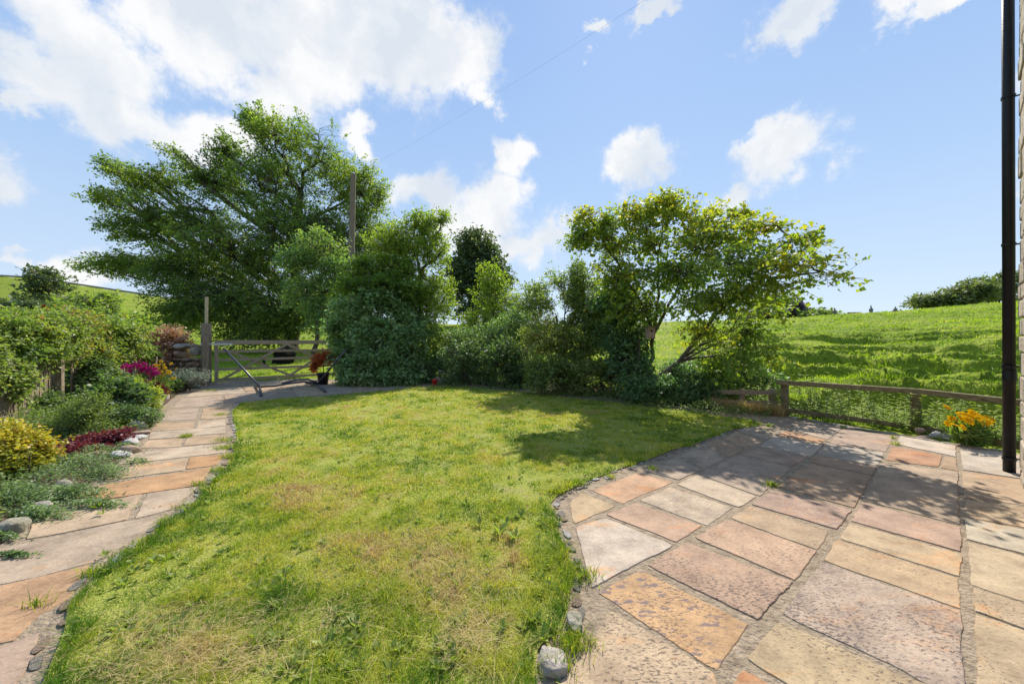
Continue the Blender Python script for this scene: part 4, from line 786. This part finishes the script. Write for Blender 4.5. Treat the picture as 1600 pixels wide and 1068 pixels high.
# field things beyond the gate
def hut():
    c = Vector(P(436,556,17)); z = gz(c.x, c.y); c.z = z; T = thing('wooden_ark','small black pitched wooden ark on the grass beyond the gate','animal ark',c)
    s = .33; mb = MB(); V = []
    for y in (0,.6):
        V += [c+Vector((-.36,y,0)), c+Vector((.30,y,0)), c+Vector((.42,y,.42)), c+Vector((.06,y,.74)), c+Vector((-.22,y,.45))]
    mb.add(V, [(0,1,2,3,4),(9,8,7,6,5)]+[(i,(i+1)%5+0,(i+1)%5+5,i+5) for i in range(5)]); mb.build('walls', M['darkboard'], T, bevel=.008)
    MB().beam(c+Vector((.04,.3,.765)), c+Vector((.46,.3,.43)),.7,.03,up=(.6,0,.8)).build('roof', M['darkboard'], T, bevel=.004)
    MB().beam(c+Vector((.06,.3,.765)), c+Vector((-.27,.3,.43)),.7,.03,up=(-.6,0,.8)).build('roof', M['darkboard'], T, bevel=.004)
    q = Vector(P(413,556,16.5)); q.z = gz(q.x,q.y); o = MB().beam(q, q+Vector((-.05,0,.42)),.08,.07,up=(0,1,0)).build('leaning_stake', M['darkboard'], bevel=.005); props(o,'short dark leaning stake left of the black ark','stake')
hut()
# potted coppery shrub by the gate
def pot(name, label, c, r, h, mat):
    mb = MB(); c = Vector(c); prof = [(.0,.72),(.02,.74),(.80,.96),(.81,1.06),(.97,1.08),(1.0,1.02),(.99,.93),(.9,.9)]; n = 24; V = []; 
    for (z, k) in prof:
        for i in range(n): a = 2*math.pi*i/n; V.append(c+Vector((r*k*math.cos(a), r*k*math.sin(a), h*z)))
    Fc = [(j*n+i, j*n+(i+1)%n, (j+1)*n+(i+1)%n, (j+1)*n+i) for j in range(len(prof)-1) for i in range(n)]+[tuple(range(n-1,-1,-1)), tuple((len(prof)-1)*n+i for i in range(n))]
    mb.add(V, Fc); o = mb.build(name, M[mat], smooth=True); props(o, label, 'pot'); return o
pb = base_at(505,10.9); pot('plant_pot','black plant pot beside the gate latch end',(pb[0],pb[1],0),.17,.34,'blackplastic')
tree('potted_shrub','rust coloured arching shrub growing in the black pot','plant',(pb[0],pb[1],.3),.018,[(498,562,9,9,0,.18),(508,556,12,7,0,.2),(520,560,9,7,0,.15),(493,573,6,8,0,.12)],10.9,520,11,.045,'rust',seed=77,twl=.16,nsub=4,trunk_top=P(505,566,10.9))
# stone planter, red pot and small conifer in the far corner
rnd = random.Random(9)
SPL = thing('stone_planter','low planter of rough tan stones under the silvery shrub','planter',base_at(693,11.1))
for k,(px,py,w,h,mt) in enumerate([(684,594,.34,.26,'brownrock'),(694,594,.26,.24,'mossrock'),(704,594,.3,.26,'brownrock'),(714,594,.28,.22,'mossrock'),(697,584,.62,.07,'brownrock'),(690,580,.3,.12,'mossrock'),(708,586,.42,.10,'brownrock')]):
    x,y,z = P(px,py,11.1); V,Fc = rockgeo((x,y,z),(w,.3,h),300+k,3,0,.6); mb = MB(); mb.add(V,Fc); mb.build('stone', M[mt], SPL, smooth=True)
rb = P(679,592,10.7); pot('flower_pot','small bright red pot at the left end of the stone planter',(rb[0],rb[1],0),.085,.16,'red')
shrub('dwarf_conifer','small dark upright conifer behind the red pot',674,592,11.2,[(672,570,8,12,0,.16),(673,585,9,10,0,.18)],320,12,.035,'dark',78,cat='conifer',twl=.12,vm=.1,up=1.2,r=.02,nst=1,wl=.2)
shrub('evergreen_shrub','dark little bush between the conifer and the silvery shrub',692,592,11.7,[(692,565,10,12,0,.2)],220,12,.045,'dark',79,twl=.16,vm=.05,r=.02)
# ---------------------------------------------------------------- telegraph pole, cable
def telegraph():
    b = Vector(base_at(545.5,18)); t = Vector(P(552,272,18.1)); T = thing('telegraph_pole','bare wooden telegraph pole rising in front of the spreading tree','pole',b)
    MB().tube([b-Vector((0,0,.3)), b.lerp(t,.5), t],[.17,.15,.125],14).build('post', M['pole'], T, smooth=False)
    MB().tube([t, t+Vector((0,0,.06))],[.13,.05],12).build('cap', M['galv'], T)
    for k in range(3):
        q = b.lerp(t,.62+.1*k); MB().tube([q+Vector((-.14,-.12,0)), q+Vector((-.24,-.12,0))],.01,5).build('step_bolt', M['galv'], T)
    q = Vector((4.85,3.45,6.85)); pts = []
    for s in np.linspace(0,1,25):
        p = t.lerp(q, s); p.z -= .25*math.sin(math.pi*s); pts.append(p)
    c = MB().tube(pts,.0012,5).build('overhead_cable', M['blackplastic'], smooth=True); props(c,'thin black cable running from the telegraph pole to the house','cable')
telegraph()
# ---------------------------------------------------------------- house corner and drainpipe
def house():
    c = Vector((4.912,3.5,0)); u = Vector((-1.227,-1,0)).normalized(); w = Vector((.78,-.99,0)).normalized(); T = thing('stone_house','rough sandstone corner of the house at the right edge','house',c)
    rnd = random.Random(8); mb = MB(); z = -.1; ru = math.atan2(u.y,u.x); rw = math.atan2(w.y,w.x)
    i = 0
    while z < 7.2:
        h = rnd.uniform(.14,.26); q = .42 if i%2 else .24; i += 1
        def blk(p, L, th, ang, seed):
            d_ = Vector((math.cos(ang), math.sin(ang), 0)); q_ = Vector((p.x, p.y, z+h/2)); mb.beam(q_-d_*(L/2-.006), q_+d_*(L/2-.006), th, h-.014, jit=.006)
        x = 0
        Lq = q
        while x < 3.0:
            p = c+u*(x+Lq/2)+w*(.13+rnd.uniform(-.008,.008)); blk(p,Lq,.3,ru,rnd.randint(1,9999)); x += Lq; Lq = rnd.uniform(.22,.5)
        x = .28
        while x < 3.0:
            Lq = rnd.uniform(.22,.5); p = c+w*(x+Lq/2)+u*(.13+rnd.uniform(-.008,.008)); blk(p,Lq,.3,rw,rnd.randint(1,9999)); x += Lq
        z += h
    mb.build('stonework', M['sand'], T, bevel=.012)
    core = MB(); a0 = c+u*.03+w*.03; core.add([a0+Vector((0,0,-.1)),a0+u*2.9+Vector((0,0,-.1)),a0+u*2.9+w*2.9+Vector((0,0,-.1)),a0+w*2.9+Vector((0,0,-.1)),a0+Vector((0,0,7.2)),a0+u*2.9+Vector((0,0,7.2)),a0+u*2.9+w*2.9+Vector((0,0,7.2)),a0+w*2.9+Vector((0,0,7.2))],[(0,1,2,3),(7,6,5,4),(0,4,5,1),(1,5,6,2),(2,6,7,3),(3,7,4,0)])
    core.build('mortar_core', M['mortar'], T)
    D = thing('drainpipe','black round drainpipe clamped to the end wall of the house','drainpipe',(4.925,3.6,0))
    b = Vector((4.925,3.6,0)); pts = [b+Vector((0,0,0)), b+Vector((-.02,0,7))]
    MB().tube(pts,.041,20).build('pipe', M['blackplastic'], D, smooth=True)
    for py in (152,382,572,716):
        z = CH+(HY-py)/F*3.6; q = b+Vector((-.02*z/7,0,z))
        MB().tube([q-Vector((0,0,.012)), q+Vector((0,0,.012))],.047,20).tube([q+Vector((.05,-.02,0)), q+Vector((.12,-.10,0))],.008,6).build('bracket', M['blackplastic'], D)
    z = CH+(HY-586)/F*3.6; MB().tube([b+Vector((0,0,z-.05)), b+Vector((0,0,z+.05))],.046,20).build('joint_collar', M['blackplastic'], D)
house()
# ---------------------------------------------------------------- rail fence and pallet fence on the right
def railfence():
    A = Vector(P(1219,597,6.3)); B = Vector(P(1432,611,5.3)); C_ = Vector(P(1625,632,4.35)); up = Vector((0,0,1))
    T = thing('rail_fence','low two rail timber fence between the patio and the nettles','fence',(A.x,A.y,0))
    MB().beam(A-(B-A).normalized()*.05, B, .095,.075).build('rail', M['woodrail'], T, bevel=.006)
    MB().beam(B, C_, .09,.078).build('rail', M['woodrail'], T, bevel=.006)
    a = Vector(P(1228,640,6.35)); b = Vector(P(1434,668,5.35)); c = Vector(P(1625,702,4.4))
    MB().beam(a, b, .04,.075).build('rail', M['woodrail'], T, bevel=.005); MB().beam(b, c, .04,.085).build('rail', M['woodrail'], T, bevel=.005)
    for (px,Yp,py,w) in ((1226,6.38,598,.10),(1431,5.42,612,.11),(1640,4.35,634,.1)):
        t = Vector(P(px,py,Yp)); o = MB().beam((t.x,t.y,-.3),(t.x,t.y,t.z-.03),w,w,up=(.79,-1,0)).build('post', M['woodrail'], T, bevel=.006)
    # kerb of thin stones under the fence
railfence()
def palletfence():
    a = Vector(P(1113,612,7.35)); b = Vector(P(1216,613,6.6)); T = thing('pallet_fence','low pinkish pallet board fence with dead plants at its foot','fence',(a.x,a.y,0))
    for py0,py1,h in ((612,613,.085),(628,630,.085)):
        MB().beam(P(1113,py0,7.35),P(1216,py1,6.6),.02,h).build('board', M['pallet'], T, bevel=.003)
    for px,Yp in ((1118,7.37),(1162,7.02),(1209,6.7)):
        t = Vector(P(px,608,Yp)); MB().beam((t.x,t.y+.05,-.1),(t.x,t.y+.05,t.z+.0),.085,.07,up=(0,1,0)).build('block', M['pallet'], T, bevel=.004)
palletfence()
edge_stones([(1240,652),(1320,666),(1400,679),(1500,696),(1570,706)],26,'thin tan stone edging the patio under the rail fence','stones under the rail fence',5,.09,.2,(-.06,0))
# bird box on the trunk
bx = Vector(P(1016,519,7.55)); BB = thing('bird_box','small brown wooden bird box fixed to the tree fork','bird box',bx)
MB().beam(bx-Vector((0,0,.13)), bx+Vector((0,0,.10)),.16,.14,up=(0,1,0)).build('box', M['brownrock'], BB, bevel=.004)
MB().beam(bx+Vector((-.11,0,.11)), bx+Vector((.11,0,.115)),.22,.02).build('roof', M['woodrail'], BB, bevel=.003)
MB().tube([bx+Vector((0,-.071,.03)), bx+Vector((0,-.075,.03))],.02,12).build('entrance_hole', M['darkboard'], BB)

# ---------------------------------------------------------------- distant roof, finials, sheep, far wall
def far_house():
    Yd = 95; c = Vector(P(1195,500,Yd)); T = thing('distant_house','far house showing only its stone roof and chimney over the field','house',c)
    w, d = 7.5, 5; z0 = c.z-3
    m = MB(); m.add([c+Vector((-w,-d,-4)),c+Vector((w,-d,-4)),c+Vector((w,d,-4)),c+Vector((-w,d,-4)),c+Vector((-w,-d,0)),c+Vector((w,-d,0)),c+Vector((w,d,0)),c+Vector((-w,d,0))],[(0,1,5,4),(1,2,6,5),(2,3,7,6),(3,0,4,7),(4,5,6,7)]); m.build('wall', M['sand'], T)
    r = MB(); r.add([c+Vector((-w-.3,-d-.3,-.05)),c+Vector((w+.3,-d-.3,-.05)),c+Vector((w+.3,d+.3,-.05)),c+Vector((-w-.3,d+.3,-.05)),c+Vector((-w-.3,0,2.3)),c+Vector((w-2,0,2.3))],[(0,1,5,4),(2,3,4,5),(1,2,5),(3,0,4),(3,2,1,0)]); ro = r.build('roof', M['roof'], T)
    MB().beam(c+Vector((1.6,0,1.5)), c+Vector((1.6,0,3.4)),1.2,.9,up=(0,1,0)).build('chimney', M['sand'], ro)
far_house()
ro = ('short stone finial at the left end of the hilltop wall','tall stone finial standing in the middle of the skyline','small stone finial nearest the hilltop trees')
for k,(px,py,h) in enumerate(((1304,490,1.0),(1361,489,1.35),(1399,486,.8))):
    q = Vector(P(px,py,62)); T = thing('stone_finial', ro[k], 'finial', q-Vector((0,0,1.6))); prof = [(-1.6,.36),(0,.34),(.02,.45),(.12,.45),(.15,.2),(h*.5,.3),(h*.62,.12),(h,.05)]
    MB().tube([q+Vector((0,0,z)) for z,_ in prof],[r_ for _,r_ in prof],8).build('pillar', M['slate'], T)
q = Vector(P(1335,489.5,64)); MB().beam(q+Vector((-1,0,-.4)), q+Vector((1,0,-.4)),.6,1.2).build('hilltop_wall', M['brownrock']); props(bpy.context.scene.objects['hilltop_wall'],'short reddish wall end on the skyline between the first two finials','wall')
def sheep():
    p0 = None; spots = [(20,444,'white sheep grazing highest on the far left hill'),(33,442,'white sheep just right of the highest grazing sheep'),(196,461,'white sheep on the pasture seen under the beech tips'),(212,462,'white sheep following another under the beech tips'),(208,456,'white sheep a little above the pair under the beech tips')]
    for k,(px,py,lab) in enumerate(spots):
        Yd = 300
        for _ in range(60):
            x = (px-CX)/F*Yd; zz = gz(x, Yd); pyy = HY-(zz-CH)/Yd*F
            if pyy <= py: break
            Yd += 4
        x = (px-CX)/F*Yd; zz = gz(x, Yd); c = Vector((x,Yd,zz))
        mb = MB(); mb.tube([c+Vector((-.75,0,.85)), c+Vector((-.6,0,.85)), c+Vector((0,0,.87)), c+Vector((.55,0,.85)), c+Vector((.7,0,.88)), c+Vector((.95,0,.65)), c+Vector((1.15,0,.45))],[.1,.4,.46,.4,.26,.16,.08],10)
        for dx in (-.5,.5):
            for dy in (-.18,.18): mb.tube([c+Vector((dx,dy,.6)), c+Vector((dx,dy,-.05))],[.09,.05],6)
        o = mb.build('sheep', M['wool'], smooth=True); o.data.transform(__import__('mathutils').Matrix.Translation(-c)); o.location = c; props(o, lab, 'sheep', 'sheep on the far hill')
sheep()
# dark wall line along the far hill top
hp = []
for px in range(-60, 260, 8):
    Yd = 418; x = (px-CX)/F*Yd; hp.append(Vector((x, Yd, gz(x, Yd)+.6)))
mb = MB()
for i in range(len(hp)-1): mb.beam(hp[i], hp[i+1], .6, 2.0)
props(mb.build('field_wall', M['mossrock']),'dark dry stone wall along the crest of the far left hill','wall')

# ---------------------------------------------------------------- grass (stuff)
def blades(name, label, pos, hgt, wid, v, mat, seed, lean=.5, flatn=None):
    r = np.random.default_rng(seed); n = len(pos); a = r.random(n)*2*math.pi; s = np.stack([np.cos(a), np.sin(a), np.zeros(n)], -1)
    la = r.random(n)*2*math.pi; ln = (np.abs(r.normal(size=n))*lean)[:, None]; ld = np.stack([np.cos(la), np.sin(la), np.zeros(n)], -1)
    h = hgt[:, None]; w = wid[:, None]; up = np.array([[0,0,1.]])
    if flatn is not None: up = up*flatn[:, None]
    b0 = pos-s*w*.5; b1 = pos+s*w*.5; m = pos+up*h*.6+ld*h*ln*.45; m0 = m-s*w*.4; m1 = m+s*w*.4; t = pos+up*h*.95+ld*h*ln*1.25
    V = np.stack([b0,b1,m0,m1,t], 1).reshape(-1,3); i = np.arange(n)[:, None]*5
    Fa = np.concatenate([i+[[0,1,3]], i+[[0,3,2]], i+[[2,3,4]]], 1).reshape(-1,3)
    o = mesh_np(name, V, Fa, M[mat], v=np.repeat(v, 3)); props(o, label, None, None, 'stuff'); return o
def dryness(x, y):
    px = CX+F*x/y; py = HY+CH*F/y
    d = .33+.8*(fbm(x*1.2, y*1.2, 21)-.5)+1.25*(fbm(x*6, y*6, 22)-.5)+.10*np.clip((y-3.5)/3, 0, 1)
    for (cx, cy, rx, ry, k) in ((460,745,110,30,.30),(620,850,110,40,.30),(700,900,120,60,.28),(300,1010,110,60,.45),(560,900,90,60,.22),(730,980,60,60,.35),(440,1000,90,60,.22),(760,740,60,20,.15),(520,790,120,40,.20),(880,900,25,60,.2),(500,640,110,14,.15),(700,640,120,14,.14),(640,690,160,20,.05)):
        X, Y_, _ = G(cx, cy); d = d+k*np.exp(-(((px-cx)/rx)**2+((py-cy)/ry)**2))
    d = d-.16*np.clip(1-np.abs(px-870+ (1000-py)*-.02)/50, 0, 1)*(py > 780)
    return d
def lawn_grass():
    r = np.random.default_rng(31); chunks = []
    for (y0, y1, dens, hb, wb) in ((.9,1.9,26000,.034,.0028),(1.9,2.9,15000,.030,.0040),(2.9,4.5,7000,.027,.0062),(4.5,7.0,3400,.025,.010),(7.0,10.6,1800,.025,.016)):
        xs = [p[0] for p in lawn_w]; x0, x1 = min(xs), max(xs)
        x0, x1 = max(x0, -1.35*y1-.3), min(x1, 1.0*y1+.3)
        n = int((x1-x0)*(y1-y0)*dens); x = r.uniform(x0, x1, n); y = r.uniform(y0, y1, n)
        j = (fbm(x*5, y*5, 2)-.5)*.09; ok = inpoly(x+j, y+j*.6, lawn_w); x = x[ok]; y = y[ok]; n = len(x)
        cl = fbm(x*3.2, y*3.2, 40); h = hb*(.45+.7*r.random(n))*(.3+1.9*np.clip(cl-.2, 0, 1)+.9*(fbm(x*11, y*11, 44) > .66)); w = wb*(.7+.6*r.random(n))
        e = ~(inpoly(x+.07, y, lawn_w) & inpoly(x-.07, y, lawn_w)); h = np.where(e, h*1.45, h)
        v = np.clip(dryness(x, y)+(r.random(n)-.5)*.42-np.where(e, .2, 0), 0, 1)
        v = np.where(r.random(n) < .05, .9, v)
        chunks.append((x, y, h, w, v))
    x, y, h, w, v = [np.concatenate(c) for c in zip(*chunks)]
    pos = np.stack([x, y, np.full(len(x), .006)], -1)
    blades('lawn_grass','short tufty grass of the lawn with dry straw patches',pos,h,w,v,'grass',32,1.15)
    # straw lying flat
    n = 9000; pc = np.array([(300,1000,130,60),(460,760,110,26),(620,860,110,36),(700,905,100,50),(730,1000,60,60),(540,950,160,60),(200,1060,80,40),(360,1040,120,40)]); bi = r.choice(len(pc), n, p=np.array([.24,.1,.12,.14,.12,.1,.08,.1]))
    px = pc[bi,0]+r.normal(size=n)*pc[bi,2]*.55; py = np.clip(pc[bi,1]+r.normal(size=n)*pc[bi,3]*.55, 640, 1150); yy = CH*F/(py-HY); xx = (px-CX)/F*yy
    ok = inpoly(xx, yy, lawn_w); xx = xx[ok]; yy = yy[ok]; n = len(xx)
    pos = np.stack([xx, yy, .012+r.random(n)*.03], -1); v = np.clip(.88+r.normal(size=n)*.06, .8, 1)
    blades('dry_straw','dry straw coloured grass lying on the near lawn',pos,.02+r.random(n)*.045,.0016+r.random(n)*.0016,v,'grass',33,1.2,np.full(n,.12))
lawn_grass()
def weeds():
    r = np.random.default_rng(51); P_ = []; D = []; Nn = []; Ls = []; Ws = []; vv = []
    spots = [(780,835,.075,16),(805,845,.07,12),(750,825,.06,10),(790,820,.05,10),(240,880,.05,10),(262,875,.05,8),(675,940,.05,10),(670,925,.05,8),(440,950,.035,12),(620,870,.03,14),(650,880,.03,14),(600,830,.03,10),(700,1015,.045,12),(780,985,.045,12),(820,985,.03,10),(520,1010,.035,12),(450,1050,.045,12),
             (180,1040,.035,14),(170,895,.035,12),(620,655,.08,8),(765,690,.05,8),(650,720,.05,8),(690,718,.05,8),(930,640,.06,8),(1175,662,.09,20),(1200,668,.08,16),(1150,668,.08,14),(900,890,.04,14),(905,905,.04,10),(868,835,.03,10),(360,690,.03,12),(365,700,.03,8),(1010,722,.03,8),(240,1010,.03,10),(115,1000,.04,10),(560,1060,.04,12),(860,920,.03,10)]
    for _ in range(420):
        spots.append((r.uniform(150,890), r.uniform(690,1064), .012+.018*r.random(), 9))
    for _ in range(70):
        spots.append((r.uniform(150,890), r.uniform(780,1060), .03+.022*r.random(), 12))
    for _ in range(90):
        spots.append((r.uniform(380,1000), r.uniform(630,720), .02+.02*r.random(), 7))
    for (px, py, s, k) in spots:
        x, y, _ = G(px, py)
        if s < .03 and not inpoly(np.array([x]), np.array([y]), lawn_w)[0]: continue
        a = r.random(k)*2*math.pi; el = .5+.6*r.random(k)
        d = np.stack([np.cos(a)*np.cos(el), np.sin(a)*np.cos(el), np.sin(el)], -1); P_.append(np.array([x, y, .01])+np.stack([np.cos(a), np.sin(a), a*0], -1)*s*.12); D.append(d)
        Nn.append(unit(np.stack([-np.cos(a)*.6, -np.sin(a)*.6, np.ones(k)], -1))); L = s*(.7+.7*r.random(k)); Ls.append(L); Ws.append(L*(.3 if s > .03 else .6)); vv.append(.25+.5*r.random(k))
    V, Fq = leaf_arrays(np.concatenate(P_), np.concatenate(D), np.concatenate(Nn), np.concatenate(Ls), np.concatenate(Ws))
    o = mesh_np('lawn_weeds', V, Fq, M['nettle'], v=np.concatenate(vv)); props(o,'broad leaved weeds scattered through the lawn',None,None,'stuff')
weeds()
def joint_tufts():
    r = np.random.default_rng(61); spots = [(1205,758,.03,120),(905,900,.06,260),(895,1005,.05,300),(875,1042,.04,120),(290,682,.05,200),(353,700,.08,260),(350,688,.07,160),(345,735,.06,200),(345,648,.06,160),(1175,662,.1,300),(1020,733,.03,80),(640,603,.1,200),(410,594,.15,400),(215,860,.02,60),(60,945,.03,50),(365,712,.06,200),(312,757,.03,100),(1400,694,.03,60),(952,745,.03,80),(330,610,.1,200),(362,715,.05,150),(322,765,.05,120),(296,792,.05,120),(262,815,.04,90),(232,846,.04,120),(200,866,.04,120),(150,895,.04,120),(868,770,.03,120),(905,757,.03,80),(1120,680,.05,120),(1075,697,.04,90),(985,727,.03,80),(1395,684,.02,40),(1318,668,.02,60),(1255,655,.03,90)]
    pos = []; h = []
    for (px, py, s, k) in spots:
        x, y, _ = G(px, py); pos.append(np.stack([x+r.normal(size=k)*s, y+r.normal(size=k)*s*.6, np.full(k, -.005)], -1)); h.append(.02+.05*r.random(k))
    pos = np.concatenate(pos); h = np.concatenate(h); blades('joint_grass','grass tufts growing in the paving joints',pos,h,np.full(len(h),.004),np.clip(.3+.25*r.normal(size=len(h)),0,1),'grass',62,.8)
joint_tufts()
def field_grass():
    r = np.random.default_rng(71); n = 210000
    px = r.uniform(-100, 1750, n); keep = (r.random(n) < np.where(px > 1050, 1, .42)); px = px[keep]; n = len(px)
    Yb = np.interp(px, *zip(*RB)); u = r.random(n); Y = Yb*(60/Yb)**(u**1.0); x = (px-CX)/F*Y
    z = H(x, Y); ok = ~((x < -9) & (Y < 13)); x = x[ok]; Y = Y[ok]; z = z[ok]; px = px[ok]; n = len(x)
    cl = fbm(x*.9, Y*.9, 77); h = (.04+.16*np.clip(cl*2-.7, 0, 1.1))*(.5+.8*r.random(n))*(1+Y*.006); w = .0022*Y**.95*(.7+.6*r.random(n))
    v = np.clip(.45+1.3*(fbm(x*.35, Y*.35, 78)-.5)+1.0*(fbm(x*1.6, Y*1.6, 79)-.5)+(r.random(n)-.5)*.4, 0, 1)
    left = px < 620; h = np.where(left, h*.6, h)
    blades('field_grass','long tussocky grass over the field and hillside',np.stack([x,Y,z-.01],-1),h,w,v,'fieldgrass',72,1.1)
field_grass()
def nettles():
    r = np.random.default_rng(91); P_=[];D=[];Nn=[];Ls=[];vv=[];A=[];B=[]
    ns = 620
    px = r.uniform(1110, 1680, ns); Yb = np.interp(px, *zip(*RB)); Y = Yb-.15+r.random(ns)**1.2*1.9; x = (px-CX)/F*Y; z = H(x, Y)
    hh = (.22+.38*r.random(ns))*np.interp(px,[1110,1225,1330,1400,1680],[.6,1,1.1,.85,.8])
    for i in range(ns):
        b = np.array([x[i],Y[i],z[i]-.02]); t = b+np.array([r.normal()*.08, r.normal()*.08, hh[i]+.15]); A.append(b); B.append(t)
        k = 22; s = .12+.88*r.random(k); a = r.random(k)*2*math.pi; d = unit(np.stack([np.cos(a), np.sin(a), -.1+.5*s], -1))
        P_.append(b+(t-b)*s[:,None]); D.append(d); Nn.append(unit(np.stack([-np.cos(a)*.3, -np.sin(a)*.3, np.ones(k)],-1))); Ls.append((.10-.05*s)*(.8+.5*r.random(k))); vv.append(np.clip(.15+.6*s+.3*(r.random(k)-.5),0,1))
    L = np.concatenate(Ls); V, Fq = leaf_arrays(np.concatenate(P_),np.concatenate(D),np.concatenate(Nn),L,L*.45)
    V2, F2 = segs_mesh(np.array(A),np.array(B),np.full(ns,.004),np.full(ns,.002),3)
    o = mesh_np('nettles', np.vstack([V,V2]), [np.concatenate([Fq, F2+len(V)])], M['nettle'], v=np.concatenate([np.concatenate(vv), np.full(len(F2),.2)])); props(o,'nettles and brambles growing behind the rail fence',None,None,'stuff')
    # dead stalks by the pallet fence
    n = 1500; px = r.uniform(1112,1225,n); Y = np.interp(px,[1112,1225],[7.1,6.3])-.1*r.random(n); xx = (px-CX)/F*Y
    blades('dead_plants','brown dead plants along the foot of the pallet fence',np.stack([xx,Y,np.zeros(n)],-1),.08+.18*r.random(n),np.full(n,.006),np.clip(.9+.1*r.random(n),0,1),'grass',95,.5)
nettles()
# leaf litter and plants at the hedge foot
ground_cover('undergrowth','low weeds and leaf litter along the foot of the hedge',[(720,602,60,4,.8),(800,608,60,5,1),(880,616,60,6,1.2),(960,624,60,7,1.2),(1040,634,60,7,1.2),(1100,642,40,7,1.2),(1150,646,40,5,1),(600,603,60,3,.8),(1200,648,20,4,.6)],6500,.04,'hedge',83,.16)
